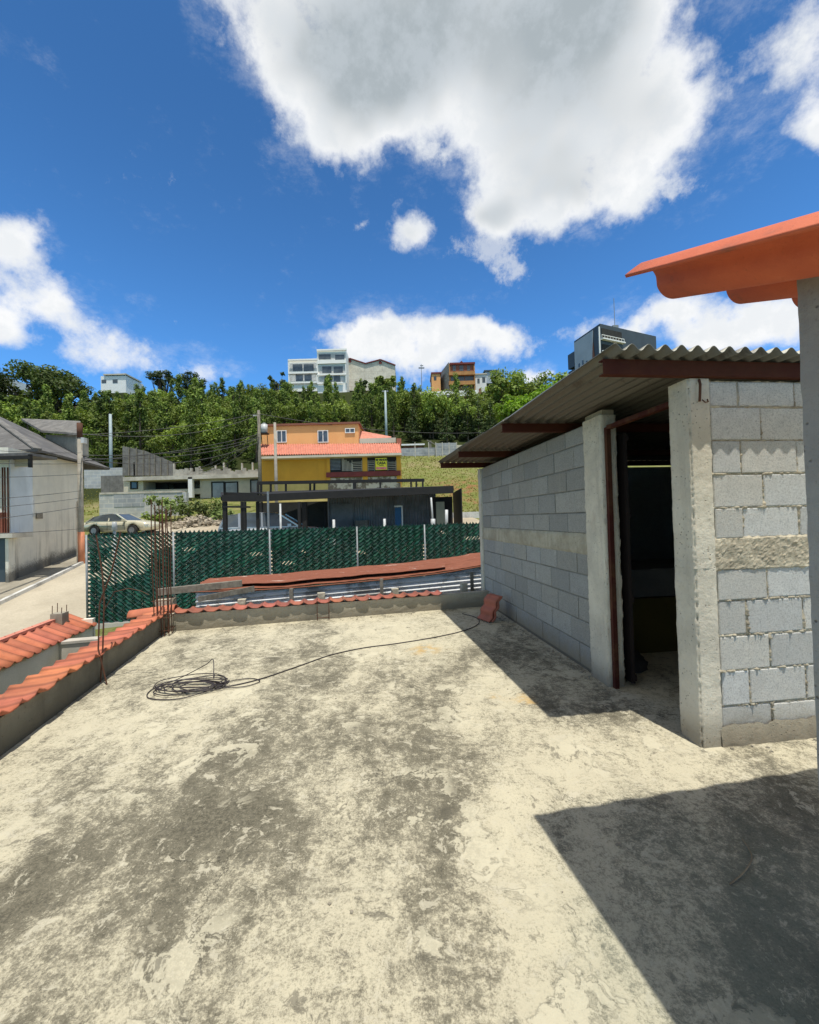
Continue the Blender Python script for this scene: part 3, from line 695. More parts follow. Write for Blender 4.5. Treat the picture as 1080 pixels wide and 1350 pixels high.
# door frame and open steel door leaf
df = MB(SH); df.box(.02, .945, .0, .06, .982, 2.32); df.box(.02, .19, 2.30, .07, .945, 2.335)
dfo = df.build('door_frame', M['frame'], shed)
for z in (.25, 1.15, 1.32, 2.0): MB(SH).box(.012, .935, z, .03, .95, z+.07).build('hinge', M['frame'], dfo)
m = MB(SH @ Matrix.Translation((.19, .96, 0)) @ Matrix.Rotation(R(82), 4, 'Z'))
m.box(0, -.03, .03, .78, 0, 2.27); 
for z in (.05, .75, 1.5, 2.2): m.box(0, -.045, z, .78, -.03, z+.05)
m.build('door_leaf', pm('dark_door_leaf', (.018, .010, .008), None, 3, .8), shed)
m = MB(SH); m.box(.02, 1.0, 2.335, .13, 1.28, 2.49); m.build('top_block', M['beam'], shed)
# purlins
pur = [(-.035, .10), (1.72, .09), (3.5, .085), (4.74, .09)]
for i, (y, h) in enumerate(pur):
    xl = -.62-.022*y; zt = 2.535
    m = MB(SH); zt = 2.535
    m.box(xl, y, zt-h, 4.1, y+.006, zt-.001); m.box(xl, y+.006, zt-.008, 4.1, y+.05, zt-.001); m.box(xl, y+.006, zt-h, 4.1, y+.05, zt-h+.007)
    m.build('purlin', M['purlin'], shed)
def corr(T, x0f, x1, y0, y1, z, pitch=.11, amp=.021, n=10, seed=0, mat='sheet', parent=None, name='roof_sheet'):
    m = MB(T); N = int((x1-x0f(0))/pitch*n)
    rnd = random.Random(seed)
    def p(a, b):
        y = y0+(y1-y0)*b; x = x0f(y)+(x1-x0f(y))*a
        sag = .003*math.sin(y*3+x)+.002*fbm((x*2, y*2, seed), 1)
        return (x, y, z+amp*math.cos(math.tau*(x+.62)/pitch)+sag)
    m.grid(p, N, 6)
    return m.build(name, M[mat], parent, True, .004)
edge = lambda y: -.64-.022*y
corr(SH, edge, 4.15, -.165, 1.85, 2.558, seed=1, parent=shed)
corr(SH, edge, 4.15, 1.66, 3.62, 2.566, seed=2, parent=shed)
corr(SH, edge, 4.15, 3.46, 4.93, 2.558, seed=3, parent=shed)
# inside the shed
tb = thing('covered_table', 'yellow sided box under a pale dust sheet inside the dark shed', 'furniture', w2(SH, 1.1, 1.9))
MB(SH).box(.35, 1.75, 0, 2.2, 2.6, .60).build('panel', M['yellow_ply'], tb)
m = MB(SH); m.grid(lambda a, b: (.33+1.9*a, 1.735-.012*fbm((a*8, b*2, 0), 1), .62+.30*b), 60, 6); m.grid(lambda a, b: (.33+1.9*a, 1.735+.9*b, .92+.02*fbm((a*4, b*3, 2), 1)), 30, 12)
m.build('dust_sheet', M['cloth'], tb, True)
m = MB(SH)
m.grid(lambda a, b: (lambda th, ph: (.42+.22*math.cos(th)*math.sin(ph)*(1+.25*fbm((th, ph, 0), 2)), 1.42+.2*math.sin(th)*math.sin(ph), .01+.17*max(0, math.cos(ph))*(1+.3*fbm((th, ph, 4), 2))))(a*math.tau, b*math.pi/2), 24, 8)
tag(m.build('rubbish_sack', M['sack'], None, True), 'slumped dark sack on the floor inside the shed doorway', 'sack')

# ------------------------------------------------------------------ tiled canopy and its column on the right
cano = thing('tiled_canopy', 'bright orange wave tile canopy carried by a plastered column at the right', 'canopy', (1.3, 1.2, 0))
O = at(829, 362, 1.47)+Vector((0, 0, .045)); ex = Vector((math.cos(R(10)), math.sin(R(10)), .0)); es = Vector((.166, -.985, -.41)); nn = ex.cross(es).normalized(); nn = nn if nn.z > 0 else -nn
def prof(a):
    if a < .06: return -.045*((.06-a)/.06)**1.15
    ph = ((a-.06)/.305) % 1; c = math.cos(math.tau*ph)
    return -.05+.05*math.copysign(abs(c)**.6, c)
m = MB(); m.grid(lambda a, b: O+ex*(a*2.6)+es*(b*1.3)+nn*prof(a*2.6), 420, 4)
m.build('tile_roof', M['tile_big'], cano, True, .011)
cc = at(1048.5, 345, 1.26)
CT = frame(cc.x, cc.y, 10)
m = MB(CT); rough_box(m, 0, -.30, 0, .30, 0, 2.42, .03, .0012, .002, 8)
for i in range(len(m.v)):
    if m.v[i].z > 2.0:
        q = m.v[i]; s_ = (O.y-q.y); m.v[i] = Vector((q.x, q.y, min(q.z, O.z-.41*s_-.10)))
m.build('column', M['plaster'], cano, False)

# ------------------------------------------------------------------ rusted sheet shed just beyond the parapet
rs = thing('rusted_roof_shelter', 'low shelter with sagging rusted sheet roof and bright corrugated side behind the parapet', 'shelter', w2(PF, 3.2, 2.0, -1.5))
f0, f1, f2 = at(250, 779, 7.2), at(380, 774, 7.6), at(560, 757, 8.2)
f3 = at(640, 744.5, 8.5); f4 = f3+(f3-f2)*1.6
b0, b1, b2, b3 = at(275, 764.5, 8.6), at(380, 757, 9.0), at(560, 741, 9.6), at(640, 729, 9.9); b4 = b3+(b3-b2)*1.6
fr_, bk_ = smooth([f0, f1, f2, f3, f4], 10), smooth([b0, b1, b2, b3, b4], 10)
m = MB(); Nn = len(fr_)-1
def rp(a, b):
    i = a*Nn; k = min(int(i), Nn-1); t = i-k
    p = fr_[k].lerp(fr_[k+1], t); q = bk_[k].lerp(bk_[k+1], t); r = p.lerp(q, b)
    r.z += .012*math.cos(b*math.tau*11)+.02*fbm((r.x*1.2, r.y*1.2, 0), 1)+(.02 if b > .5 else 0)
    return r
m.grid(rp, 100, 66); m.build('roof_sheet', M['sheet_rust'], rs, False, .006)
m = MB()   # lifted second sheet over the left end
def rp2(a, b):
    r = rp(.02+a*.55, .08+.55*b); r.z += .035+.03*math.sin(a*3)*(1-b)+.02*a; return r
m.grid(rp2, 60, 20); m.build('loose_sheet', M['sheet_rust'], rs, False, .006)
m = MB(); m.tube([p+Vector((0, .0, -.02)) for p in fr_], .014, 6); m.build('edge_batten', M['sheet_rust'], rs)
# corrugated side in horizontal ribs
a0, a1 = fr_[0], fr_[-1]
m = MB()
def cs(a, b):
    i = (.02+.98*a)*Nn; k = min(int(i), Nn-1); p = fr_[k].lerp(fr_[k+1], i-k); top = p.z-.045; z = -.55+(top+.55)*b
    return (p.x, p.y+.05+.021*math.cos(math.tau*(z-.03*p.x)/.085), z)
m.grid(cs, 60, 130); m.build('side_sheet', M['sheet_new'], rs, True, .003)
for px_, y0_, y1_, D_, w_, nm in ((384.5, 812, 776, 6.9, .06, 'post'), (503.5, 800, 763, 7.35, .06, 'post'), (622.5, 790, 754, 7.8, .06, 'post')):
    p = at(px_, (y0_+y1_)/2, D_); t = at(px_, y1_, D_).z
    MB().box(p.x-w_/2, p.y-.03, -.5, p.x+w_/2, p.y+.03, t).build(nm, M['wood'], rs)
m = MB(); p = at(262, 790, 7.2); q = at(335, 776, 7.25); m.bar(p, q, .06, .09); m.build('wooden_rail', M['wood'], rs)
for k, (px_, yt, lb) in enumerate(((319, 790, 'leftmost small concrete stub rising behind the far parapet'), (423.5, 781.5, 'second small concrete stub from the left behind the far parapet'), (520.5, 776, 'third small concrete stub from the left behind the far parapet'), (611.5, 768.5, 'rightmost small concrete stub behind the far parapet beside the shed'))):
    D_ = 6.55+.32*k; p = at(px_, yt, D_); w_ = .062
    m = MB(frame(p.x, p.y, 13)); rough_box(m, -w_, -.06, -.3, w_, .06, p.z, .03, .004, .008, k)
    tag(m.build('concrete_stub', M['beam'], None, False), lb, 'concrete post', 'concrete stubs behind the far parapet')

# ------------------------------------------------------------------ green slatted chain link fence
FF = frame(-8.65, 11.0, 13.25); ZB, ZT, FL = -1.03, 1.335, 11.9
fen = thing('chain_link_fence', 'chain link fence woven with dark green plastic slats beyond the terrace', 'fence', w2(FF, 6, 0, -1))
posts = [0, 2.1, 4.65, 7.2, 9.35, 11.9]
def clipdiag(x0, sx, L0, L1, z0, z1):
    """diagonal through (x0, z0) with dx/dz = sx, clipped to the bay"""
    t0, t1 = 0., z1-z0
    a, b = x0, x0+sx*t1
    if sx > 0:
        if a < L0: t0 = (L0-a)
        if b > L1: t1 = L1-a
    else:
        if a > L1: t0 = a-L1
        if b < L0: t1 = a-L0
    return (t0, t1) if t1-t0 > .03 else None
for bi, (L0, L1) in enumerate(zip(posts, posts[1:])):
    s1, s2 = MB(FF), MB(FF); tn = random.Random(bi+50)
    sg = -1 if bi == 0 else 1
    pitch = .112
    rnd = random.Random(bi)
    for layer, sx in ((0, sg), (1, -sg)):
        k0 = int((L0-3)/pitch); 
        for k in range(k0, int((L1+3)/pitch)):
            x0 = k*pitch; c = clipdiag(x0, sx, L0+.02, L1-.02, ZB, ZT)
            if not c: continue
            t0, t1 = c
            # openings: upper band of the first bay lacks the second layer
            segs = [(t0, t1)]
            if layer == 1:
                out = []
                n = max(1, int((t1-t0)/.1))
                for i in range(n):
                    a, b = t0+(t1-t0)*i/n, t0+(t1-t0)*(i+1)/n; mx = x0+sx*(a+b)/2; mz = ZB+(a+b)/2
                    hole = (bi == 0 and mz > 1.22-.5*(1-abs(mx-.5)/1.7)-.35+.12*noise.noise(Vector((mx*2, mz*2, 0))) - (.35 if mx < 1.5 else -.15) and not (mx < .65 and .35 < mz < 1.0 and mx < .2+.6*(mz-.3)))
                    hole = hole or (bi > 0 and (noise.noise(Vector((mx*1.3, mz*5, bi))) > .46) and mz > .3)
                    if not hole: out.append((a, b))
                segs = out
            W = .064 if layer == 0 else .079
            mb_ = s1 if layer == 0 else s2
            for (a, b) in segs:
                nseg = max(1, int((b-a)/.056)); jit = rnd.uniform(-.006, .006)
                row = []
                for i in range(nseg+1):
                    t = a+(b-a)*i/nseg; x = x0+sx*t; z = ZB+t
                    off = .016*math.cos(math.pi*(t/.112)+k*math.pi)*(1 if layer == 0 else .6)+(.0 if layer == 0 else .022)+.012*noise.noise(Vector((x*3, z*3, 0)))+.05*noise.noise(Vector((x*.7, z*.9, bi)))
                    h = W/2*math.sqrt(2)
                    row.append(((x-h+jit, off, z), (x+h+jit, off, z)))
                vs = [q for r_ in row for q in r_]; o = len(row)
                tt = tn.uniform(.55, 1.45); mb_.add(vs, [(2*i, 2*i+1, 2*i+3, 2*i+2) for i in range(o-1)], (tt, tt, tt*tn.uniform(.85, 1.1)))
    s1.build('slat_panel', M['slat'], fen); s2.build('backing_slats', M['slat_dark'], fen)
    wm = MB(FF)
    for k in range(int((L0-3)/.224), int((L1+3)/.224)):
        for sx in (1, -1):
            c = clipdiag(k*.224, sx, L0+.02, L1-.02, ZB, ZT+.03)
            if c: wm.bar((k*.224+sx*c[0], -.02, ZB+c[0]), (k*.224+sx*c[1], -.02, ZB+c[1]), .0028)
    wm.build('wire_mesh', M['galv'], fen)
for i, x in enumerate(posts):
    MB(FF).tube([(x, -.05, -1.4), (x, -.05, ZT+.02)], .026, 10).build('post', M['galv'], fen, True)
tp = MB(FF)
for k in range(int(FL/.112)):     # pointed slat tips along the top
    x = k*.112; h = random.uniform(.045, .085); tp.add([(x, -.01, ZT-.02), (x+.1, -.01, ZT-.02), (x+.05+random.uniform(-.02, .02), -.01, ZT+h)], [(0, 1, 2)])
tp.build('slat_tips', M['slat_dark'], fen)
MB(FF).tube([(0, 0, ZB), (FL, 0, ZB)], .012, 6).build('tension_wire', M['galv'], fen)
m = MB(FF); m.box(-.1, -.06, -3.2, FL, .10, ZB-.01)
tag(m.build('retaining_kerb', M['slabtop']), 'concrete footing wall beneath the green slatted fence', 'wall')
m = MB(); p = at(151, 693, 13.0); m.tube([(p.x, p.y, -.8), (p.x, p.y, p.z-.08), ], .04, 8); m.tube([(p.x, p.y, p.z-.16), (p.x, p.y, p.z+.02), (p.x, p.y, p.z+.12)], .085, 10, .06)
tag(m.build('capped_post', M['plastic_white'], None, True), 'white capped pipe post behind the left bay of the green fence', 'post')

# ------------------------------------------------------------------ facade helper for things farther away
def fp(x0, y0, x1, y1, D, depth=.1, mb=None, proud=0.):
    xm, ym = (x0+x1)/2, (y0+y1)/2; D2 = D-proud
    a, b = at(x0, ym, D2).x, at(x1, ym, D2).x; zt, zb = at(xm, y0, D2).z, at(xm, y1, D2).z
    return (mb or MB()).box(a, D2, zb, b, D2+depth, zt)
def windows(parent, D, rects, fmat='white', gmat='glass', sash=True, fw_=.07, name='window'):
    for (x0, y0, x1, y1) in rects:
        xm, ym = (x0+x1)/2, (y0+y1)/2
        a, b = at(x0, ym, D).x, at(x1, ym, D).x; zt, zb = at(xm, y0, D).z, at(xm, y1, D).z
        f = MB(); 
        f.box(a, D-.06, zb, a+fw_, D+.02, zt); f.box(b-fw_, D-.06, zb, b, D+.02, zt); f.box(a+fw_, D-.06, zb, b-fw_, D+.02, zb+fw_); f.box(a+fw_, D-.06, zt-fw_, b-fw_, D+.02, zt)
        if sash: c = (a+b)/2; f.box(c-fw_/2, D-.058, zb+fw_, c+fw_/2, D+.02, zt-fw_)
        fo_ = f.build(name, M[fmat], parent)
        MB().box(a+fw_, D-.02, zb+fw_, b-fw_, D+.015, zt-fw_).build('pane', M[gmat], fo_)

# ------------------------------------------------------------------ orange house
D = 38.
oh = thing('orange_house', 'orange and ochre two storey house with salmon tiled eave above the carport', 'house', (-7, 40, 3))
fp(344.5, 560, 473, 600, D+1.2, 7, ).build('upper_wall', M['orange_wall'], oh)
m = MB(); fp(343, 557.5, 474.5, 560, D+1.0, 7.6, m); m.build('cornice', M['brickred'], oh)
m = MB(); fp(345.5, 600, 528, 672, D, 8, m)
wl = m.build('lower_wall', M['ochre_wall'], oh)
m = MB(); fp(345.2, 635.5, 433, 672, D, .1, m, .06); m.build('dado', M['ochre_pale'], oh)
m = MB(); fp(433, 636, 528.5, 672, D, .1, m, .08); m.build('stone_base', M['stone'], oh)
# tile skirt roof
e0, e1 = at(343, 600.5, D-1.0), at(529.5, 598, D-1.0); g0, g1 = at(344, 586, D+1.15), at(527, 584.5, D+1.15)
m = MB()
def sk(a, b):
    p = e0.lerp(e1, a).lerp(g0.lerp(g1, a), b); st_ = (b*5) % 1
    p.z += .05*math.cos(a*math.tau*58)+.05*(1-st_)*(1 if b < 1 else 0); return p
m.grid(sk, 464, 25); m.build('tile_eave', M['tile_pink'], oh, False, .03)
m = MB(); m.box(e0.x, D-1.02, e0.z-.30, e1.x, D-.02, e0.z-.10); m.build('eave_fascia', M['cream'], oh)
# right rear roof
m = MB(); q = [at(473.5, 569, D+3), at(516, 577, D+3), at(516, 578, D+1.4), at(473.5, 583, D+1.4)]
m.prism(q, (0, 0, .12)); m.build('rear_roof', M['tile_pink'], oh)
m = MB(); fp(474, 577.5, 522, 584, D, .2, m, -1.3); m.build('rear_beam', M['cream'], oh)
m = MB(); fp(523, 578, 529, 586, D, .5, m, -1.0); m.build('chimney_stub', M['tile_old'], oh)
windows(oh, D+1.15, [(365, 567.5, 378, 583.5), (419, 567.5, 433, 583.5), (455, 564.5, 468, 571)])
# porch: openings, pillars, rail
m = MB(); fp(434, 603.5, 526, 622, D, .04, m, .03); m.build('porch_opening', M['darkhole'], oh)
m = MB(); fp(431, 602, 435, 636, D, .3, m, .25); m.build('pillar', M['ochre_wall'], oh)
m = MB(); fp(478, 602, 484.5, 636, D, .3, m, .25); m.build('pillar', M['ochre_wall'], oh)
m = MB(); fp(523, 600, 528.5, 636, D, .3, m, .25); m.build('pillar', M['ochre_wall'], oh)
m = MB(); fp(430, 621.5, 528.5, 628, D, .2, m, .42); m.build('balcony_rail', M['maroon'], oh)
m = MB(); fp(434, 629, 526, 635.5, D, .05, m, .10); m.build('vine_frieze', M['stone'], oh)
m = MB()
for y in [604.5+i*1.75 for i in range(9)]: fp(434.5, y, 449, y+.75, D, .05, m, .1)
m.build('louvre', M['galv'], oh)
m = MB()
for i in range(9): fp(451+i*1.7, 604+i*1.0+(i % 2)*-1, 451.7+i*1.7, 621, D, .03, m, .13)
m.build('grille', M['cream'], oh)
for xa_, xb_, o_ in ((464, 477.5, 0), (485, 494, -1.5), (511, 522.5, 0)):
    m = MB()
    for y in [609+i*2.3 for i in range(6)]: fp(xa_, y+o_, xb_, y+o_+.6, D, .03, m, .13)
    fp(xa_, 607, xa_+.6, 621, D, .03, m, .14); fp(xb_-.6, 607, xb_, 621, D, .03, m, .14); m.build('grille', M['cream'], oh)
sg = thing('sale_sign', 'yellow for sale board with black lettering hung on the orange house porch', 'sign', at(502.5, 612, D-.5))
fp(495, 603.8, 510.3, 619.5, D, .04, None, .5).build('board', M['sign_yellow'], sg)
def text(s_, x, y, D_, size, mat, parent, nm='lettering'):
    cu = bpy.data.curves.new(nm, 'FONT'); cu.body = s_; cu.size = size; cu.align_x = 'CENTER'; cu.align_y = 'CENTER'; cu.extrude = .004
    cu.offset = .012
    o = bpy.data.objects.new(nm, cu); C.objects.link(o); p = at(x, y, D_); o.data.materials.append(mat)
    o.matrix_world = Matrix.Translation(p) @ Matrix.Rotation(R(90), 4, 'X')
    dg = bpy.context.evaluated_depsgraph_get(); me = bpy.data.meshes.new_from_object(o.evaluated_get(dg)); mw = o.matrix_world.copy()
    me.transform(mw); bpy.data.objects.remove(o); o2 = bpy.data.objects.new(nm, me); C.objects.link(o2)
    if not me.materials: me.materials.append(mat)
    o2.parent = parent; o2.matrix_parent_inverse = Matrix.Translation(-Vector(parent.location)); return o2
text('SE VENDE', 502.7, 606.4, D-.52, .23, M['ink'], sg); text('CASA', 502.7, 610.6, D-.52, .33, M['ink'], sg)
m = MB(); fp(496, 615.6, 509.5, 618.8, D, .02, m, .515); m.build('number_strip', M['ink_red'], sg)
m = MB(); fp(500, 613.3, 506, 614.0, D, .02, m, .515); m.build('underline', M['ink'], sg)
tk = thing('water_tank', 'white roof water tank on the left corner of the orange house', 'water tank', at(348, 568, D+.4))
p = at(348.5, 566, D+.4)
MB().tube([p-Vector((0, 0, .35)), p+Vector((0, 0, .45))], .30, 14).build('drum', M['plastic_white'], tk, True)
MB().tube([p+Vector((0, 0, .45)), p+Vector((0, 0, .60))], .30, 14, .1).build('lid', M['galv'], tk, True)
m = MB(); m.box(p.x-.35, p.y-.35, p.z-.45, p.x+.35, p.y+.35, p.z-.36); m.bar((p.x-.3, p.y, p.z-.4), (p.x-.3, p.y+.3, p.z-1.9), .05); m.bar((p.x+.25, p.y, p.z-.4), (p.x+.25, p.y+.3, p.z-1.9), .05); m.build('stand', M['black_steel'], tk)

# ------------------------------------------------------------------ unfinished house on the left
D = 42.
uh = thing('unfinished_house', 'unfinished pale concrete house with open bay and bare roof slab', 'house', (-22, 44, 3.4))
m = MB(); fp(162, 626.5, 341, 631.5, D, 9, m, .9); m.build('roof_slab', M['slabtop'], uh)
m = MB(); fp(163, 631.5, 189, 652, D, 7, m); fp(264, 631.5, 341, 668, D, 7, m); fp(189, 645, 264, 652, D, 6, m); m.build('wall', M['cream'], uh)
m = MB(); fp(189, 631.5, 264, 645, D, .2, m, -4); m.build('rear_wall', M['oldconc'], uh)
m = MB(); fp(248, 629, 253.5, 656, D, .4, m, .9); m.build('balcony_pillar', M['white'], uh)
fp(205, 632, 222, 645, D, .1, None, -2).build('doorway', M['darkhole'], uh); fp(229, 634, 246, 646, D, .1, None, -3).build('doorway', M['darkhole'], uh)
windows(uh, D, [(172, 634, 182, 645)], 'black_steel', 'glass', False, .12)
windows(uh, D, [(279, 635, 296.5, 667), (296.5, 635, 314.5, 667), (330, 632, 342, 652)], 'black_steel', 'glass_pale', False, .12, 'glass_door')
m = MB()
rnd = random.Random(11)
x = 228
while x < 341:      # ragged unfinished parapet
    w_ = rnd.uniform(2.5, 5); t_ = 627-rnd.uniform(5, 11); fp(x, t_, x+w_, 627, D, .25, m, .5); x += w_+.05
m.build('broken_parapet', M['oldconc'], uh)
for x in (176, 228, 262, 283, 294, 318, 332): fp(x, 611+rnd.uniform(-2, 4), x+1.8, 627, D, .2, None, .3).build('column_stub', M['slabtop'], uh)
m = MB(); q = [at(161.5, 627, D-.3), at(161.5, 588, D-.3), at(190, 594, D-.3), at(227, 609, D-.3), at(228, 627, D-.3)]
m.prism(q, (0, .08, 0)); m.build('sheet_screen', M['shingle2'], uh)
m = MB()
for x in (170, 180, 189, 197, 204, 212, 221): a = at(x, 627, D-.38); b = at(x, 590+max(0, x-180)*.42, D-.38); m.bar(a, b, .09)
m.build('screen_post', M['wood'], uh)
bw = MB(); fp(111, 617, 162, 648, 50, .3, bw)
tag(bw.build('block_wall', M['paleblock']), 'pale block wall at the foot of the wood left of the unfinished house', 'wall')
nw = MB(); fp(133, 627, 163, 650, 44, .1, nw)
tag(nw.build('mesh_screen', M['shingle2']), 'dark mesh screen left of the unfinished house window', 'screen')
cw = thing('retaining_wall', 'whitewashed stained block retaining wall behind the champagne car', 'wall', (-26, 36, 2))
m = MB(); fp(131, 650.5, 246, 703, 36, .4, m); m.build('wall', M['paleblock'], cw)
m = MB(); fp(131, 648, 240, 650.5, 36, .5, m, .05); m.build('cap', M['slabtop'], cw)
m = MB(); fp(150, 652, 190, 668, 36, .02, m, .03); m.build('grey_patch', M['greyblock'], cw)

# ------------------------------------------------------------------ left white house
lh = thing('white_house', 'large weathered white house with dark hipped roof at the left', 'house', (-21, 22, -1))
A = at(12, 690, 18.9); B = at(106, 690, 24.2); Bx = A+(B-A)*1.25
ax_ = (B-A); ax_.z = 0; ln = ax_.length; ax_.normalize(); nrm = Vector((-ax_.y, ax_.x, 0))     # nrm points away to the left
def LW(s, t, z): return (A.x+ax_.x*s+nrm.x*t, A.y+ax_.y*s+nrm.y*t, z)
c_s = None
# where the corner line at x=41 meets the wall
for i in range(200):
    s = i*.05; P_ = LW(s, 0, 3)
    if (P_[0]/P_[1]) > (41-540)/FOC-.0: c_s = s; break
c_s = c_s or 1.0
EZ = 5.35
m = MB(); m.prism([LW(0, 0, -3), LW(ln+.1, 0, -3), LW(ln+.1, 0, EZ), LW(0, 0, EZ)], nrm*7)
wl = m.build('wall', M['housewall'], lh)
m = MB(); z0 = at(20, 703, 19.2).z
m.prism([LW(.02, -.02, z0), LW(c_s, -.02, z0+.05), LW(c_s, -.02, EZ-.3), LW(.02, -.02, EZ-.3)], nrm*-.03+Vector((0, 0, 0))); m.build('blue_panel', M['bluewall'], lh)
# hipped roof
def eave(s, t, z): return Vector(LW(s, t, z))
e1_, e2_ = eave(c_s-.35, -.5, EZ+.05), eave(ln+2.3, -.5, EZ-.05)
e3_, e4_ = eave(c_s-.35, 12, EZ+.05), eave(ln+2.3, 12, EZ)
rz1 = eave(c_s+4.2, 5.3, EZ+3.3); rz2 = eave(ln-1, 5.3, EZ+3.3)
m = MB(); m.add([e1_, e2_, rz2, rz1, e3_, e4_], [(0, 1, 2, 3), (4, 0, 3), (5, 4, 3, 2), (1, 5, 2)])
m.build('hip_roof', M['shingle'], lh, False, .12)
m = MB(); m.bar(e1_+Vector((0, 0, .08)), rz1+Vector((0, 0, .08)), .35, .07); m.build('hip_cap', M['shingle2'], lh)
m = MB(); q = [at(28, 554, 27), at(106, 557.5, 25.5), at(107, 574, 24.3), at(55, 570, 24.5)]
m.prism(q, (0, 0, .12)); m.build('dormer_roof', M['shingle2'], lh)
m = MB(); q = [at(60, 573, 25), at(100, 574, 25), at(100, 599, 25), at(60, 599, 25)]
m.prism(q, (0, 1, 0)); m.build('dormer_wall', M['oldconc'], lh)
m = MB(); fp(-60, 598, 40, 601.5, 18.2, 1.4, m); m.build('porch_roof', M['shingle'], lh)
m = MB(); fp(-60, 602, 39, 606, 18.0, .12, m); fp(36.5, 599, 40.5, 616, 18.2, .1, m); m.build('porch_gutter', M['black_steel'], lh)
m = MB(); fp(-60, 606, 37, 616, 18.9, .2, m, -.3); m.build('porch_soffit', M['cream'], lh)
m = MB(); fp(-60, 604, 12, 703, 18.9, .3, m, -.5); m.build('front_wall', M['bluewall'], lh)
m = MB(); fp(-60, 703.5, 16, 710, 18.9, 1.0, m, .5); m.build('balcony_slab', M['slabtop'], lh)
m = MB(); fp(-50, 710, 6.5, 777, 18.9, .12, m, .1); m.build('garage_door', M['charcoal'], lh)
m = MB(); fp(7, 710, 11.5, 777, 18.9, .3, m, .2); m.build('door_pier', M['housewall'], lh)
m = MB()
for x in (-8, -3, 2.5, 5.5, 9.5): fp(x, 616, x+.9, 703, 18.9, .05, m, .35)
m.build('balcony_post', M['purlin'], lh)
m = MB(); fp(-30, 676, 7.5, 703, 18.9, .05, m, .2); m.build('balcony_panel', M['tile_old'], lh)
m = MB(); P1 = Vector(LW(c_s+.4, -.04, at(49, 680, 20.5).z)); m.box(P1.x-.05, P1.y-.14, P1.z-.14, P1.x+.10, P1.y+.14, P1.z+.14); m.build('meter_box', M['wood'], lh)
m = MB(); q1, q2 = Vector(LW(c_s+.02, -.05, at(43, 681, 20.2).z)), Vector(LW(c_s+.02, -.05, at(43, 656, 20.2).z)); m.bar(q1, q2, .07); m.build('downpipe', M['plastic_white'], lh)
m = MB(); a_, b_ = Vector((A.x, A.y, hz(A.x+.3, A.y)+.1)), None

# ------------------------------------------------------------------ carport
ca = thing('carport', 'black steel carport with corrugated back wall and open parking bays', 'carport', (-3, 20, .2))
D0, D1 = 18.5, 23.5
def roofline(px): return 667-(px-320)*.048     # lower edge of the front fascia
m = MB()
a, b = at(352, 660.5, D0), at(598, 650, D0+1.2)
tl, tr = at(352, 653, D0), at(598, 642, D0+1.2)
m.add([a, b, tr, tl], [(0, 1, 2, 3)]); m2 = MB()
m2.prism([a, b, tr, tl], (0, .12, 0)); m2.build('fascia', M['black_steel'], ca)
m = MB(); R0, R1, R2, R3 = tl+Vector((-2, 0, 0)), tr, at(598.5, 641, D1+1)+Vector((0, 0, -.25)), at(330, 650, D1)
m.prism([tl, tr, R2, R3], (0, 0, .06)); m.build('roof', M['black_steel'], ca)
a, b = at(293, 657, D0-.5), at(353, 657, D0); m = MB(); m.bar(a, b, .2, .28); m.bar(at(293, 668, D0-.5), at(330, 668.5, D0-.5), .08, .08); a2 = at(293, 651, D1-3); 
m.bar(a, a2, .12, .16); m.bar(a2, at(340, 652, D1-3), .12, .16); m.build('side_beam', M['black_steel'], ca)
# raised frame
m = MB(); a, b = at(339.5, 636.8, 21), at(559.5, 633, 22); m.bar(a, b, .14, .16)
for x, yt, yb in ((340, 636.5, 664), (344.5, 637, 655), (357, 637, 655), (377, 636.5, 652), (409, 636, 650), (414.5, 636, 650), (467.5, 635, 648), (501.5, 634.5, 646), (542, 634, 645), (549, 633.5, 644), (557.5, 633, 643)):
    m.bar(at(x, yt, 21.5), at(x, yb, 21.5), .09 if x != 467.5 else .16)
m.build('upper_frame', M['black_steel'], ca)
# posts
for x, Dp, w_ in ((295.5, 18, .16), (318.5, 18, .10), (321.5, 18, .13), (339, 18.5, .12), (345, 20, .08), (394, 18.5, .12), (401, 19, .20), (428, 21, .08)):
    p = at(x, 665, Dp); MB().box(p.x-w_/2, Dp, -.1, p.x+w_/2, Dp+w_, p.z+.12).build('post', M['black_steel'], ca)
m = MB()   # corrugated rear wall
xa, xb = at(432, 670, D1).x, at(575, 670, D1).x; zt = at(500, 650, D1).z+.15
m.grid(lambda a, b: (xa+(xb-xa)*a, D1+.025*math.cos(a*(xb-xa)/.15*math.tau), .1+(zt-.1)*b), 360, 1); m.build('rear_sheet', M['black_sheet'], ca, True)
m = MB(); fp(570, 655, 597, 696, D1-2, .05, m); a, b = at(597, 650, D0+1.3), at(597, 650, D1)
m.box(b.x, D0+1.3, .1, b.x+.05, D1, b.z); m.build('end_sheet', M['black_steel'], ca)
m = MB(); fp(437, 664, 465, 697, D1, .05, m, .12); m.build('shutter', M['black_sheet'], ca)
m = MB(); fp(339, 662, 432, 700, D1+.5, .1, m); m.build('left_mesh', M['darkhole'], ca)
bd = thing('blue_door', 'blue door in a white frame inside the carport', 'door', at(526, 690, D1-1))
fp(521, 669, 529.5, 697, D1-1, .06).build('leaf', M['blue_door'], bd)
m = MB(); fp(529.6, 666.5, 531.3, 697, D1-1, .1, m, .03); fp(520, 666.5, 529.6, 668.3, D1-1, .1, m, .03); m.build('door_frame', M['white'], bd)
m = MB(); fp(575.5, 661.5, 586.5, 697, D1-2, .3, m, .35)
tag(m.build('metal_cabinet', pm('olive_cabinet', (.26, .27, .20), (.20, .21, .16), 1, .6)), 'tall olive grey cabinet at the right end of the carport', 'cabinet')
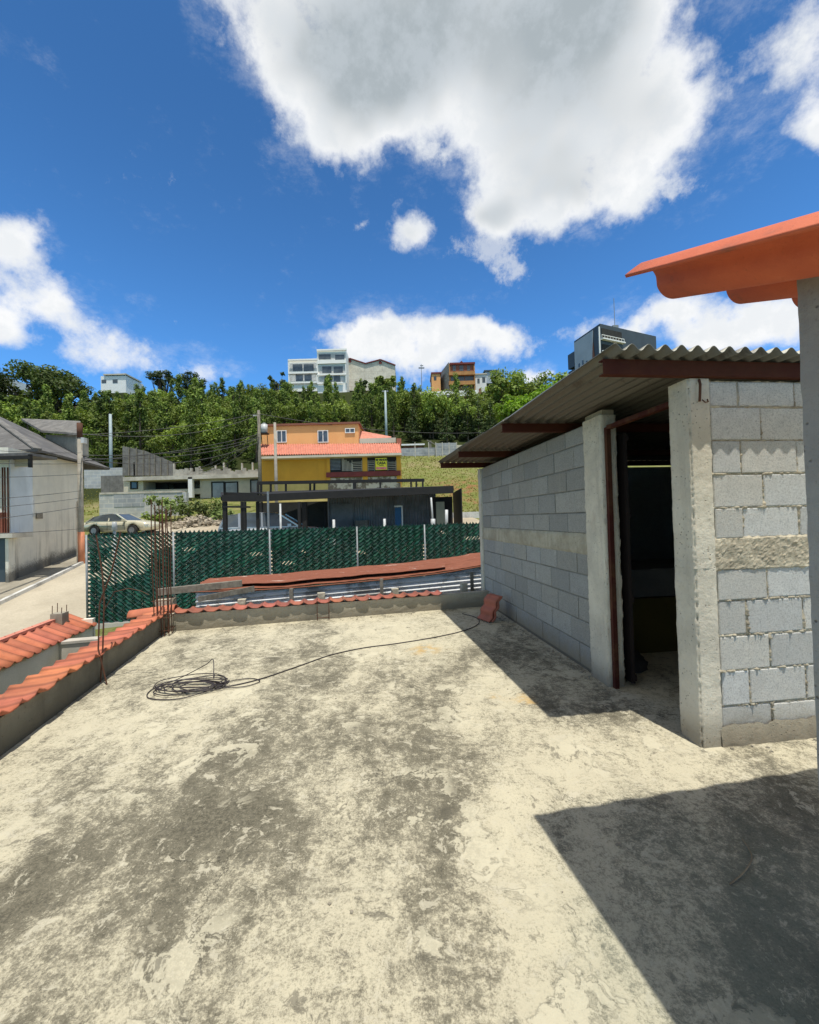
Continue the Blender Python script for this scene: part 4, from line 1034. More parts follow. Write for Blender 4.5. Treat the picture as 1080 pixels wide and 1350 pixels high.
m = MB(); p, q = at(568.5, 656, D0+1), at(571, 692, D0+1); m.tube([p, q], .045, 8); m.tube([at(571, 684, D0+1), at(571, 698, D0+1)], .11, 8)
tag(m.build('drain_pipe', M['plastic_white'], None, True), 'white leaning drain pipe near the right end of the carport', 'pipe')
m = MB(); m.tube([at(588.8, 672, D0), at(588.8, 700, D0)], .07, 8)
tag(m.build('white_pipe', M['plastic_white'], None, True), 'short white upright pipe right of the olive cabinet', 'pipe')
m = MB(); fp(468, 686, 485, 700, D1-.8, .6, m)
tag(m.build('wooden_crate', M['wood']), 'brown wooden crate against the carport rear sheeting', 'crate')
for k, (x, yt, lb) in enumerate(((440, 685, 'white bollard standing before the carport shutter'), (507, 684, 'white bollard left of the blue door'), (369.5, 664, 'tall pale pipe standing in front of the silver car'))):
    m = MB(); p = at(x, yt, 16.5); m.tube([(p.x, p.y, -.4), (p.x, p.y, p.z)], .055 if k < 2 else .04, 8)
    tag(m.build('bollard', M['plastic_white'], None, True), lb, 'post')

# ------------------------------------------------------------------ cars
def make_car(name, label, paint, suv, loc, yaw, sc=1.):
    """lofted body: x forward, y left"""
    root = thing(name, label, 'car', (0, 0, 0))
    if suv: st_ = [(-2.25, .45, 1.0, .78), (-2.2, .3, 1.08, .86), (-1.6, .25, 1.12, .92), (-.4, .22, 1.08, .93), (.8, .22, 1.05, .93), (1.15, .25, 1.06, .92), (1.9, .28, .98, .88), (2.25, .35, .85, .76), (2.33, .45, .65, .66)]
    else: st_ = [(-2.38, .42, .72, .66), (-2.3, .28, .88, .78), (-1.7, .24, .98, .85), (-.9, .2, .95, .87), (.3, .2, .92, .87), (.95, .22, .98, .86), (1.6, .24, .93, .83), (2.15, .28, .83, .76), (2.40, .36, .68, .62)]
    ring = lambda z0, z1, w: [(-w*.86, z0), (-w*.98, z0+(z1-z0)*.25), (-w, z0+(z1-z0)*.62), (-w*.93, z1-.03), (-w*.8, z1), (w*.8, z1), (w*.93, z1-.03), (w, z0+(z1-z0)*.62), (w*.98, z0+(z1-z0)*.25), (w*.86, z0)]
    xs_ = []; K = 5
    for (a, b) in zip(st_, st_[1:]):
        for k in range(K): t = k/K; xs_.append(tuple(a[i]+(b[i]-a[i])*t for i in range(4)))
    xs_.append(st_[-1])
    wb = 1.33 if not suv else 1.35; wr = .33 if not suv else .37
    vs, fs = [], []
    for (x, z0, z1, w) in xs_:
        zz = z0
        for wx in (-wb, wb+.05):
            dd = (wr+.07)**2-(x-wx)**2
            if dd > 0: zz = max(zz, wr+math.sqrt(dd))
        zz = min(zz, z1-.15)
        rr = ring(z0, z1, w); rr = [(y, max(z, zz) if abs(y) > .5 and z < zz else z) for y, z in rr]
        vs += [(x, y, z) for y, z in rr]
    n = 10
    for i in range(len(xs_)-1):
        for k in range(n): fs.append((i*n+k, (i+1)*n+k, (i+1)*n+(k+1) % n, i*n+(k+1) % n))
    fs += [tuple(range(n)), tuple((len(xs_)-1)*n+k for k in range(n-1, -1, -1))]
    body = MB().add(vs, fs).build('body', M[paint], root, True)
    # greenhouse
    if suv: gh = [(-2.15, 1.06, .80), (-1.95, 1.60, .66), (-1.2, 1.70, .68), (.0, 1.70, .68), (.35, 1.62, .67), (1.25, 1.04, .80)]
    else: gh = [(-2.0, .95, .70), (-1.55, 1.28, .62), (-.85, 1.42, .60), (-.2, 1.45, .60), (.1, 1.41, .60), (.98, .95, .74)]
    belt = 1.05 if suv else .92
    m_ = MB(); vs = []; fs = []
    for (x, zt_, w) in gh: vs += [(x, -.84 if suv else -.78, belt), (x, -w, zt_-.02), (x, -w*.85, zt_), (x, w*.85, zt_), (x, w, zt_-.02), (x, .84 if suv else .78, belt)]
    for i in range(len(gh)-1):
        for k in range(5): fs.append((i*6+k, (i+1)*6+k, (i+1)*6+k+1, i*6+k+1))
    m_.add(vs, fs).build('cabin', M['glass'], root, False)
    # roof skin, pillars
    m_ = MB()
    m_.grid(lambda a, b: (lambda i, t: (gh[i][0]+(gh[i+1][0]-gh[i][0])*t, (2*b-1)*(gh[i][2]+(gh[i+1][2]-gh[i][2])*t+.01), gh[i][1]+(gh[i+1][1]-gh[i][1])*t+.012-(.03 if b in (0, 1) else 0)))(min(1+int(a*(len(gh)-3)), len(gh)-3), (a*(len(gh)-3)) % 1 if a < 1 else 1), 9, 6)
    for sy in (-1, 1):
        yb = .85 if suv else .79
        for i, k in ((0, 1), (len(gh)-1, len(gh)-2)): m_.bar((gh[i][0], sy*yb, belt-.02), (gh[k][0], sy*(gh[k][2]+.01), gh[k][1]), .09, .06)
        m_.bar((-.35, sy*yb, belt), (-.4, sy*(.57 if not suv else .69), (1.34 if not suv else 1.68)), .07, .05)
        if suv: m_.bar((-1.3, sy*yb, belt), (-1.35, sy*.69, 1.68), .10, .05)
        m_.bar((gh[0][0], sy*yb, belt), (gh[-1][0], sy*yb, belt), .05, .05)
    m_.build('roof', M[paint], root)
    for sy in (-1, 1):
        for wx in (-wb, wb+.05):
            y = sy*(.80 if not suv else .84)
            tw_ = MB(); tw_.tube([(wx, y-.1, wr), (wx, y+.1, wr)], wr, 22).build('wheel', M['tyre'], root)
            wh = root.children[-1] if root.children else None
            MB().tube([(wx, y-.108, wr), (wx, y+.108, wr)], wr*.6, 12).build('rim', M['rim'], root)
        MB().box(2.1 if not suv else 2.05, sy*.62-.13, .60 if not suv else .76, 2.36 if not suv else 2.24, sy*.62+.13, .70 if not suv else .88).build('headlight', M['lamp'], root)
        MB().box(-2.37 if not suv else -2.26, sy*.60-.12, .68, -2.2, sy*.60+.12, .80).build('tail_light', M['lamp_red'], root)
        MB().box(.75, sy*.92-.09, belt, .90, sy*.92+.09, belt+.13).build('mirror', M[paint], root)
    m_ = MB()
    for sy in (-1, 1):
        for x in (-1.15, -.38, .85): m_.box(x-.006, sy*(.875 if not suv else .935)-.008, .35, x+.006, sy*(.875 if not suv else .935)+.008, belt-.05)
        m_.box(-.95, sy*.885-.01, .62, .8, sy*.885+.01, .65)
    m_.build('door_seam', M['tyre'], root)
    root.location = loc; root.rotation_euler = (0, 0, R(yaw)); root.scale = (sc,)*3
    return root
p = at(160, 704, 28.3)
make_car('parked_car', 'champagne two door coupe parked on the street beside the retaining wall', 'paint_champ', False, (p.x-.25, 28.8, hz(p.x, 28.8)+.02), -5, 1.02)
p = at(366, 700, 19.5)
make_car('parked_suv', 'silver estate car parked under the left end of the black carport', 'paint_silver', True, (p.x-.35, 20.2, .2), 6, 1.08)

# ------------------------------------------------------------------ foliage
def leafcloud(mb, centers, n, size, rnd, flat=1., shade=True):
    tot = sum(r**2 for _, r in centers)
    zmin = min(c[2]-r for c, r in centers); zmax = max(c[2]+r for c, r in centers)
    for c, r in centers:
        k = int(n*r*r/tot); c = Vector(c)
        lobe = rnd.uniform(.65, 1.25)
        for _ in range(k):
            d = Vector((rnd.gauss(0, 1), rnd.gauss(0, 1), rnd.gauss(0, 1))).normalized(); rr = r*(rnd.random()**.45)*(1+.25*noise.noise(d*2.5+c))
            p = c+Vector((d.x, d.y, d.z*flat))*rr
            s = size*rnd.uniform(.6, 1.3)
            a = Vector((rnd.gauss(0, 1), rnd.gauss(0, 1), rnd.gauss(0, .6))).normalized(); nrm_ = (d*.7+Vector((rnd.gauss(0, .5), rnd.gauss(0, .5), rnd.gauss(0, .5)+.5))).normalized()
            u = nrm_.cross(a).normalized()*s; v = nrm_.cross(u).normalized()*s*.6
            t = lobe*(.6+.5*(p.z-zmin)/(zmax-zmin))*rnd.uniform(.82, 1.18); t *= .5+.55*(rr/r)  # shade painted into leaf tint: darker low down and deep in each lobe
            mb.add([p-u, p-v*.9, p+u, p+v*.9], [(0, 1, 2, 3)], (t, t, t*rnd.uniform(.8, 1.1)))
def tree_proto(kind, seed):
    rnd = random.Random(seed); root = thing(kind, '', 'tree'); tr = MB(); cr_ = MB()
    if kind == 'broadleaf_tree':
        H = 8.; tr.tube([(0, 0, -.6), (.1, 0, 1.5), (rnd.uniform(-.3, .3), .1, 4.6)], .24, 7, .1); cs_ = []
        for i in range(20):
            a = rnd.uniform(0, math.tau); q = rnd.uniform(.2, 2.6); z = rnd.uniform(1.8, 7.2)-q*.35
            cs_.append(((q*math.cos(a), q*math.sin(a), z), rnd.uniform(.75, 1.5))); tr.tube([(0, 0, 2.4+rnd.random()), (q*.8*math.cos(a), q*.8*math.sin(a), z)], .08, 5, .02)
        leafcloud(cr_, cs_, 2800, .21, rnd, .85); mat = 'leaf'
    elif kind == 'pine_tree':
        tr.tube([(0, 0, -.6), (.05, 0, 4), (rnd.uniform(-.2, .2), .1, 8.6)], .2, 7, .05); cs_ = []
        for i in range(34):
            z = .9+7.9*(i+rnd.random())/34; q = (9.6-z)*.25*rnd.uniform(.3, 1.25); a = rnd.uniform(0, math.tau)
            cs_.append(((q*math.cos(a), q*math.sin(a), z), rnd.uniform(.5, .95)*(1.15-z*.05))); tr.tube([(0, 0, z-.3), (q*math.cos(a), q*math.sin(a), z)], .05, 4, .015)
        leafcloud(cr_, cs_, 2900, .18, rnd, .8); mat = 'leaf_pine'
    else:
        tr.tube([(0, 0, -.6), (0, 0, 8.5)], .18, 7, .03); cs_ = []
        for i in range(30):
            z = .9+i*.26; q = (9.2-z)*.26; 
            for a in [rnd.uniform(0, math.tau) for _ in range(3)]: cs_.append(((q*math.cos(a)*.75, q*math.sin(a)*.75, z), max(.16, (9.2-z)*.085+.1)))
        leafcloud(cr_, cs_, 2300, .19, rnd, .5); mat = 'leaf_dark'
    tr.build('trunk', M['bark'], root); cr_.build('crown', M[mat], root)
    return root
protos = {'broadleaf_tree': [tree_proto('broadleaf_tree', s) for s in (1, 2, 3, 4)], 'pine_tree': [tree_proto('pine_tree', s) for s in (11, 12, 13, 14)], 'conifer_tree': [tree_proto('conifer_tree', s) for s in (21, 22)]}
bpy.context.view_layer.update()
KIDS.update({o.name: list(o.children) for ps in protos.values() for o in ps})
LB = {'broadleaf_tree': ('round crowned broadleaf tree among the dense wood on the hillside', 'broadleaf trees of the hillside wood'),
      'pine_tree': ('mid green pine with loose tufted crown in the hillside wood', 'pines of the hillside wood'),
      'conifer_tree': ('narrow dark cone shaped conifer at the lower right edge of the wood', 'conifers along the wood edge')}
used = set()
def plant(kind, x, y, s, rz, label=None, sz=None, group=True):
    opts = protos[kind]; o = opts[int(rz*10) % len(opts)]
    t = o if o.name not in used else copy_tree(o); used.add(o.name)
    t.location = (x, y, hz(x, y)-.1); t.rotation_euler = (0, 0, rz); t.scale = (s, s, sz or s)
    t['label'] = label or LB[kind][0]; t['category'] = 'tree'
    if group: t['group'] = LB[kind][1]
    elif 'group' in t: del t['group']
    return t
rnd = random.Random(42)
cnt = 0
y = 57.
while y < 134:
    sp = 4.4+(y-57)*.035
    xl, xr = -1.1*y, .46*y; x = xl+rnd.uniform(0, sp)
    while x < xr:
        px = x+rnd.uniform(-1.3, 1.3); py = y+rnd.uniform(-1.3, 1.3); r_ = px/py; x += sp
        if r_ > -.36 and py < 70: continue
        if r_ > -.02 and py < 74: continue
        if .0 < r_ < .19 and 92 < py: 
            if py > 119 or rnd.random() < .45: continue
            s = rnd.uniform(.38, .6)
        elif -.33 < r_ < -.02 and py > 116: s = rnd.uniform(.36, .58)
        else: s = rnd.uniform(.8, 1.25)
        if y > 126 and r_ > -.02: continue
        if r_ > .19: s *= .75
        kind = 'pine_tree' if rnd.random() < (.7 if r_ < .0 else .35) else 'broadleaf_tree'
        plant(kind, px, py, s*(.82 if kind == 'pine_tree' else 1), rnd.uniform(0, 6.28), sz=s*(rnd.uniform(.9, 1.15) if kind == 'pine_tree' else rnd.uniform(.85, 1.1))*(1 if r_ < -.33 or py < 115 else .85)); cnt += 1
    y += sp*.82
for (px, D_, s) in ((572, 76, .85), (590, 73, .7), (604, 77, 1.0), (618, 74, .8), (632, 75, .9), (558, 78, .65), (545, 74, .8), (648, 74, .8)):
    p = at(px, 600, D_); plant('conifer_tree', p.x, D_, s, rnd.uniform(0, 6.28)); cnt += 1
print('forest trees', cnt)
# single trees that stand out
def big_tree(name, label, x, y, H, W, mat, n, leaf, seed, flat=.6, base=None, lobes=26, ztop=.92, low=.3, sizes=(.16, .3)):
    rnd = random.Random(seed); z0 = hz(x, y) if base is None else base; root = thing(name, label, 'tree', (x, y, z0)); tr, cr_ = MB(), MB()
    tr.tube([(x, y, z0-.5), (x+.02*H, y, z0+H*.3), (x, y, z0+H*.55)], H*.03, 8, H*.015); cs_ = []
    for i in range(lobes):
        a = rnd.uniform(0, math.tau); q = W*math.sqrt(rnd.random())*.8; k = 1-(q/W)**2*.6
        z = z0+H*(low+(ztop-low)*rnd.uniform(.25, 1)*k); c = (x+q*math.cos(a), y+q*math.sin(a), z); cs_.append((c, W*rnd.uniform(*sizes)))
        tr.tube([(x, y, z0+H*.28), ((x+c[0])/2, (y+c[1])/2, z0+H*.45), c], H*.012, 5, .04)
    leafcloud(cr_, cs_, n, leaf, rnd, flat)
    tr.build('trunk', M['bark'], root); cr_.build('crown', M[mat], root); return root
p = at(62, 600, 82); big_tree('spreading_tree', 'huge spreading dark tree topping the wood at the far left', p.x, 82, 18.5, 11.5, 'leaf_shade', 9000, .34, 3, .6, lobes=44, sizes=(.14, .26))
p = at(5, 600, 76); big_tree('spreading_tree', 'dark tree at the left frame edge behind the house roof', p.x, 76, 14, 8, 'leaf', 4500, .34, 33, .6, lobes=26)
p = at(98, 600, 60); big_tree('young_tree', 'bright lime green pointed tree in front of the wood above the white house', p.x, 60, 7.4, 2.7, 'leaf_bright', 2600, .22, 5, 1.3, lobes=16, low=.25, sizes=(.25, .45))
p = at(214, 560, 122); big_tree('umbrella_tree', 'dark flat topped tree silhouetted on the skyline, left of a pair', p.x, 122, 16.5, 4.2, 'leaf_dark', 2400, .3, 6, .4, lobes=22, low=.66, sizes=(.2, .4))
p = at(255, 560, 122); big_tree('umbrella_tree', 'dark round topped tree silhouetted on the skyline, right of a pair', p.x, 122, 14.8, 4.2, 'leaf_dark', 2800, .3, 7, .7, lobes=22, low=.5, sizes=(.25, .42))
p = at(368, 560, 132); big_tree('dense_tree', 'dark tree just left of the white hilltop apartments', p.x, 132, 12, 3.6, 'leaf_dark', 1500, .4, 8, .9, lobes=12, low=.3)
p = at(508, 560, 128); big_tree('dense_tree', 'rounded green tree in front of the gabled hilltop wall', p.x, 128, 11.5, 5.2, 'leaf', 2600, .42, 9, .8, lobes=18, low=.2)
p = at(480, 560, 131); big_tree('dense_tree', 'small dark round tree below the gabled hilltop wall', p.x, 131, 7.5, 3.0, 'leaf_dark', 1100, .42, 10, .8, lobes=10, low=.25)
p = at(690, 600, 92); big_tree('dense_tree', 'broad deep green tree above the shed roof at the right', p.x, 92, 13.2, 9.5, 'leaf', 6500, .36, 12, .7, lobes=34, low=.2, sizes=(.14, .26))
p = at(662, 600, 88); big_tree('dense_tree', 'green tree beside the balconied hilltop block at the right', p.x, 88, 10.8, 5, 'leaf', 3600, .36, 16, .8, lobes=20, low=.2)
p = at(705, 600, 74); big_tree('bright_tree', 'bright yellow green tree just above the shed roof', p.x, 74, 11, 8.2, 'leaf_bright', 6500, .3, 13, .55, lobes=30, low=.15, sizes=(.14, .26))
p = at(762, 600, 84); big_tree('dense_tree', 'green tree below the charcoal hilltop block', p.x, 84, 12, 7, 'leaf', 4500, .36, 14, .7, lobes=22, low=.2)

# plants by the retaining wall and rubble
def bush(name, label, x0, x1, yt, D_, n, mat, leaf, seed, H=None):
    a, b = at(x0, yt, D_), at(x1, yt, D_); z0 = hz((a.x+b.x)/2, D_); H = a.z-z0; rnd = random.Random(seed)
    cs_ = [((rnd.uniform(a.x, b.x), D_+rnd.uniform(-.8, .8), z0+H*rnd.uniform(.15, .8)), rnd.uniform(.3, .7)*min(1, H*.6)) for _ in range(14)]
    root = thing(name, label, 'shrub', ((a.x+b.x)/2, D_, z0)); st_ = MB(); cr_ = MB()
    for c, r in cs_: st_.tube([((a.x+b.x)/2+(c[0]-(a.x+b.x)/2)*.6, D_, z0-.1), c], .03, 4, .01)
    leafcloud(cr_, cs_, n, leaf, rnd, .9); st_.build('stem', M['bark'], root); cr_.build('foliage', M[mat], root)
M['leaf_bush'] = mk_leaf('broad_leaf_shrub', (.15, .21, .06), (.20, .26, .09), (.24, .26, .11), .2)
bush('leafy_shrub', 'large leafy shrub with pale broad leaves before the retaining wall', 200, 246, 648, 34, 700, 'leaf_bush', .16, 1)
bush('leafy_shrub', 'spreading shrub right of the retaining wall below the open bay', 238, 290, 655, 34.5, 700, 'leaf_bush', .16, 2)
bush('leafy_shrub', 'low dark shrub at the nose of the champagne car', 190, 216, 676, 32.5, 400, 'leaf', .14, 3)
bush('leafy_shrub', 'small olive shrub on the rubble left of the carport', 282, 304, 672, 32, 300, 'leaf_bush', .14, 4)
# rubble
rnd = random.Random(3); rb_ = MB()
for i in range(420):
    px = rnd.gauss(262, 22); D_ = rnd.uniform(29.5, 33); p = at(px, 690, D_); z0 = hz(p.x, D_)+max(0, .55*math.exp(-((px-262)/24)**2))*rnd.random()
    s = rnd.uniform(.04, .16); T = Matrix.Translation((p.x, D_, z0+.05)) @ Matrix.Rotation(rnd.uniform(0, 6), 4, Vector((rnd.random(), rnd.random(), rnd.random()+.1)).normalized())
    q = MB(T); q.box(-s, -s*.7, -s*.5, s, s*.7, s*.5); o = len(rb_.v); rb_.v += q.v; rb_.f += [tuple(k+o for k in f) for f in q.f]; rb_.tint += q.tint
tag(rb_.build('rubble', pm('rubble_concrete', (.46, .40, .30), (.28, .23, .17), 3, .95)), 'heap of broken pale concrete rubble beside the street', 'rubble', kind='stuff')
# grass tufts over the hillside
tf = MB(); rnd = random.Random(9)
for i in range(9000):
    y = rnd.uniform(31, 62); x = rnd.uniform(.0*y-2, .24*y) if i % 3 else rnd.uniform(-.86*y, -.62*y)
    if y < 46 and x < -10 and y < 38: continue
    z = hz(x, y); s = rnd.uniform(.03, .10); a = rnd.uniform(0, 6.28); dx, dy = math.cos(a)*s, math.sin(a)*s; t = rnd.uniform(.5, 1.5)
    tf.add([(x-dx, y-dy, z), (x+dx, y+dy, z), (x+dx*.2, y, z+s*1.6)], [(0, 1, 2)], (t*1.2, t, t*.7))
tag(tf.build('grass', mk_leaf('grass_blades', (.15, .19, .045), (.22, .22, .08), (.2, .21, .07), .2)), 'rough grass on the slope', 'grass', kind='stuff')

# ------------------------------------------------------------------ grey wall across the hillside and clutter above it
gw = thing('panel_wall', 'long grey block boundary wall across the grassy slope right of the orange house', 'wall', (5, 62, 9.5))
fp(525, 590.5, 575, 613, 62, .3).build('wall', M['greyblock'], gw)
m = MB(); fp(574.5, 584, 602, 608, 61.5, .3, m); m.build('raised_wall', M['greyblock'], gw)
m = MB()
for x in (547, 565, 574.5, 583, 592, 602): fp(x, 583, x+1, 609, 61, .2, m, .3)
m.build('pier', M['slabtop'], gw)
m = MB(); fp(602.5, 586.5, 622, 606, 61.5, .3, m); m.build('pale_end', M['cream'], gw)
m = MB(); fp(535.5, 604, 541, 607, 61, .05, m, .4); m.build('notice', M['white'], gw)
pg = thing('play_frame', 'small roofed shelters with red and white parts behind the grey boundary wall', 'shelter', at(545, 592, 66))
m = MB(); fp(529, 585, 560, 587, 66, 3, m); m.build('roof', M['white'], pg)
m = MB(); fp(531, 587, 557, 592, 67, .3, m); m.build('panel', M['tile_old'], pg)
m = MB(); fp(566, 581, 569, 592, 66, .3, m); m.bar(at(563, 580, 66), at(574, 586, 66), .15); m.build('strut', M['wood'], pg)

# ------------------------------------------------------------------ hilltop buildings
D = 140.
M['white_far'] = pm('sunlit_white_render', (.92, .89, .82), (.88, .85, .78), .4, .8, speck=0)  # sunlight put into a brighter, warmer white base
wb = thing('white_apartments', 'white modernist apartment building with glazed floors on the hilltop', 'building', at(418, 510, D))
m = MB(); fp(380, 474, 419, 516, D, 12, m); m.build('left_wing', M['white_far'], wb)
m = MB(); fp(418.5, 460.5, 456.5, 518, D, 14, m, .6); m.build('tall_wing', M['white_far'], wb)
m = MB(); fp(382, 478.5, 417, 489, D, .3, m, .05); fp(382, 492.5, 417, 502.5, D, .3, m, .05); fp(420, 465.5, 455.5, 473.5, D, .3, m, .65); fp(421, 481.5, 455, 492, D, .3, m, .65); fp(421, 494.5, 455, 503.5, D, .3, m, .65); m.build('recess', pm('shaded_white', (.62, .61, .58), None, 1, .8, speck=0), wb)  # recess shade put into a darker white base
m = MB()
for (x0, y0, x1, y1) in ((379.6, 473, 419, 475), (380, 490.2, 419, 492.2), (380, 503.3, 418, 505.2), (417.5, 459.8, 457, 462), (418.5, 474.5, 456.5, 479), (418.5, 492.6, 456.5, 494.4), (418.5, 504, 452, 506)): fp(x0, y0, x1, y1, D, .5, m, 1.3)
for x in (380, 418.2, 455.6): fp(x, 475, x+1, 505, D, .5, m, 1.2)
m.build('floor_band', M['white_far'], wb)
for (x0, y0, x1, y1) in ((386, 480, 398.5, 489), (400.5, 480, 413.5, 489), (390, 493.5, 399.5, 502), (401.5, 493.5, 411, 502)):
    fp(x0, y0, x1, y1, D, .2, None, .2).build('window', M['glass'], wb)
for (x0, y0, x1, y1) in ((420.5, 467, 436, 473.5), (442, 467.5, 454, 474), (425, 483, 437, 491.5), (440, 483, 452, 491.5), (428, 495, 438, 503.5), (440, 495, 448.5, 503.5)):
    fp(x0, y0, x1, y1, D, .2, None, .8).build('window', M['glass'], wb)
gb = thing('gabled_warehouse', 'pale panelled warehouse with twin red edged gables on the hilltop', 'building', at(488, 510, 146))
Dg = 146
m = MB(); m.prism([at(457, 515, Dg), at(457, 475, Dg), at(461.5, 473.2, Dg), at(482, 479.8, Dg), at(501.5, 474.8, Dg), at(521, 482, Dg), at(521, 515, Dg)], (0, 14, 0)); m.build('wall', M['precast'], gb)
m = MB()
for a, b in (((456.5, 475), (461.5, 472.5)), ((461.5, 472.5), (482, 479.2)), ((482, 479.2), (501.5, 474)), ((501.5, 474), (521.5, 481.5))): m.bar(at(*a, Dg-.2), at(*b, Dg-.2), .5, .35)
m.build('gable_trim', M['maroon'], gb)
m = MB()
for c in ((461.5, 476), (501.5, 478)): p = at(*c, Dg-.1); m.tube([p, p+Vector((0, -.12, 0))], .55, 14)
m.build('round_vent', M['maroon'], gb)
# balconied block
D = 132.
ob = thing('balconied_block', 'orange brick apartment block with stacked balconies on the hilltop', 'building', at(605, 515, D))
f0_, f1_ = at(593.5, 516, D), at(626.5, 516, D); s0_ = at(581.5, 516, D+9)
zt = at(600, 479, D).z
m = MB(); m.prism([(f0_.x, D, f0_.z-3), (f1_.x, D, f0_.z-3), (f1_.x+1, D+11, f0_.z-3), (s0_.x, D+11, f0_.z-3)], (0, 0, zt-f0_.z+3)); m.build('wall', M['brickred'], ob)
m = MB(); m.prism([(f0_.x-.05, D, f0_.z-3), (f0_.x-.05, D, zt+.4), (s0_.x-.05, D+11, zt+.4), (s0_.x-.05, D+11, f0_.z-3)], (-.2, 0, 0)); m.build('side_wall', M['oldconc'], ob)
m = MB(); fp(592, 489.5, 626.5, 494, D, 1.2, m, 1.2); fp(592, 502, 626.5, 507, D, 1.2, m, 1.2); m.build('balcony', M['balc'], ob)
m = MB(); fp(593, 477.6, 626.5, 480, D, .5, m, .5); m.prism([at(604, 480, D-.4), at(608.5, 475.5, D-.4), at(613, 480, D-.4)], (0, 2, 0)); m.build('roof_trim', M['maroon'], ob)
for (x0, y0, x1, y1) in ((597, 482, 601, 489), (606, 482, 611, 489), (616, 482, 620, 489), (594.5, 494.5, 603, 502), (603.8, 494.5, 612, 502), (613, 494.5, 624, 502), (597, 507.5, 604, 515), (610, 507.5, 618, 515)):
    fp(x0, y0, x1, y1, D, .1, None, .08).build('window', M['glass'], ob)
m = MB(); fp(599, 494.5, 600, 502, D, .1, m, .3); fp(592.5, 480, 594, 516, D, .3, m, .3); fp(625, 480, 626.5, 516, D, .3, m, .3); m.build('pier', M['balc'], ob)
sb = thing('beige_house', 'small beige and terracotta house left of the balconied block', 'house', at(574, 510, 136))
fp(569.5, 492.5, 581, 520, 136, 8).build('wall', M['orange_wall'], sb); fp(568.5, 490.5, 582, 492.5, 136, 8.6, None, .3).build('roof', M['maroon'], sb)
fp(572, 496, 575.5, 501, 136, .1, None, .06).build('window', M['glass'], sb)
wh2 = thing('white_house_block', 'white terraced house right of the balconied block on the hilltop', 'house', at(634, 510, 136))
m = MB(); fp(627, 493.5, 641.5, 520, 136, 8, m); m.build('wall', M['white'], wh2)
for r_ in ((629.5, 499, 632.5, 505), (636, 497, 640, 504)): fp(*r_, 136, .1, None, .06).build('window', M['glass'], wh2)
fp(626.5, 492, 642, 493.6, 136, 8.5, None, .3).build('roof', M['cream'], wh2)
dh = thing('dark_roofed_house', 'low house with dark flat roof peeping over the trees right of the white block', 'house', at(645, 505, 150))
fp(640, 489.5, 656, 505, 150, 8).build('wall', M['panelgrey'], dh); fp(638.5, 487.5, 658, 489.5, 150, 9, None, .4).build('roof', M['charcoal'], dh)
rw = thing('white_boundary_wall', 'white boundary wall with brick red piers below the hilltop houses', 'wall', at(590, 520, 124))
m = MB(); fp(540, 516, 604, 524.5, 124, .4, m); fp(603, 514.5, 629, 522, 124, .4, m, -.5); fp(626, 516, 650, 531, 122, .4, m); m.build('wall', M['white_far'], rw)
for x, yt, yb in ((547.5, 515, 525), (632, 512, 532)): fp(x, yt, x+3, yb, 122, .5, None, .8).build('pier', M['brickred'], rw)
lw2 = MB(); fp(594, 540, 650, 552, 99, .4, lw2)
tag(lw2.build('terrace_wall', M['slabtop']), 'pale lower terrace wall half hidden among trees on the right slope', 'wall')
# charcoal tower
tw_ = thing('charcoal_block', 'tall charcoal and grey apartment block on the hilltop above the shed roof', 'building', at(791, 500, 110))
c_ = at(791, 426.5, 110); l_ = at(757, 449.5, 121); r2 = at(865, 442, 119); zt = c_.z; zb = zt-34
back = l_+(r2-c_); 
def tp_(a, b, t, z): return Vector((a.x+(b.x-a.x)*t, a.y+(b.y-a.y)*t, z))
m = MB(); m.prism([(c_.x, c_.y, zb), (r2.x, r2.y, zb), (back.x, back.y, zb), (l_.x, l_.y, zb)], (0, 0, zt-zb)); m.build('wall', M['charcoal'], tw_)
L_ = (l_-c_); L_.z = 0; nL = Vector((L_.y, -L_.x, 0)).normalized(); nL = nL if nL.dot(Vector((-c_.x, -c_.y, 0))) > 0 else -nL
Rr = (r2-c_); Rr.z = 0; nR = Vector((Rr.y, -Rr.x, 0)).normalized(); nR = nR if nR.dot(Vector((-c_.x, -c_.y, 0))) > 0 else -nR
m = MB(); m.prism([tp_(c_, l_, .24, zt-.6)+nL*.05, tp_(c_, l_, .98, zt-.6)+nL*.05, tp_(c_, l_, .98, zb)+nL*.05, tp_(c_, l_, .38, zb)+nL*.05, tp_(c_, l_, .32, zt-11)+nL*.05], nL*.15); m.build('grey_cladding', M['panelgrey'], tw_)
m = MB(); m.prism([tp_(c_, l_, .25, zt-4)+nL*.04, tp_(c_, l_, .33, zt-12)+nL*.04, tp_(c_, l_, .40, zt-22)+nL*.04, tp_(c_, l_, .12, zt-22)+nL*.04, tp_(c_, l_, .18, zt-12)+nL*.04], nL*.10); m.build('brick_strip', M['brickred'], tw_)
for t, dz in ((.47, 8.), (.62, 7.2), (.55, 11.), (.77, 7.5), (.75, 12.5), (.92, 10.5), (.55, 15.5)):
    m = MB(); a, b = tp_(c_, l_, t, zt-dz)+nL*.22, tp_(c_, l_, t+.05, zt-dz)+nL*.22; m.prism([a, b, b-Vector((0, 0, 1.6)), a-Vector((0, 0, 1.6))], nL*.1); m.build('window', M['glass'], tw_)
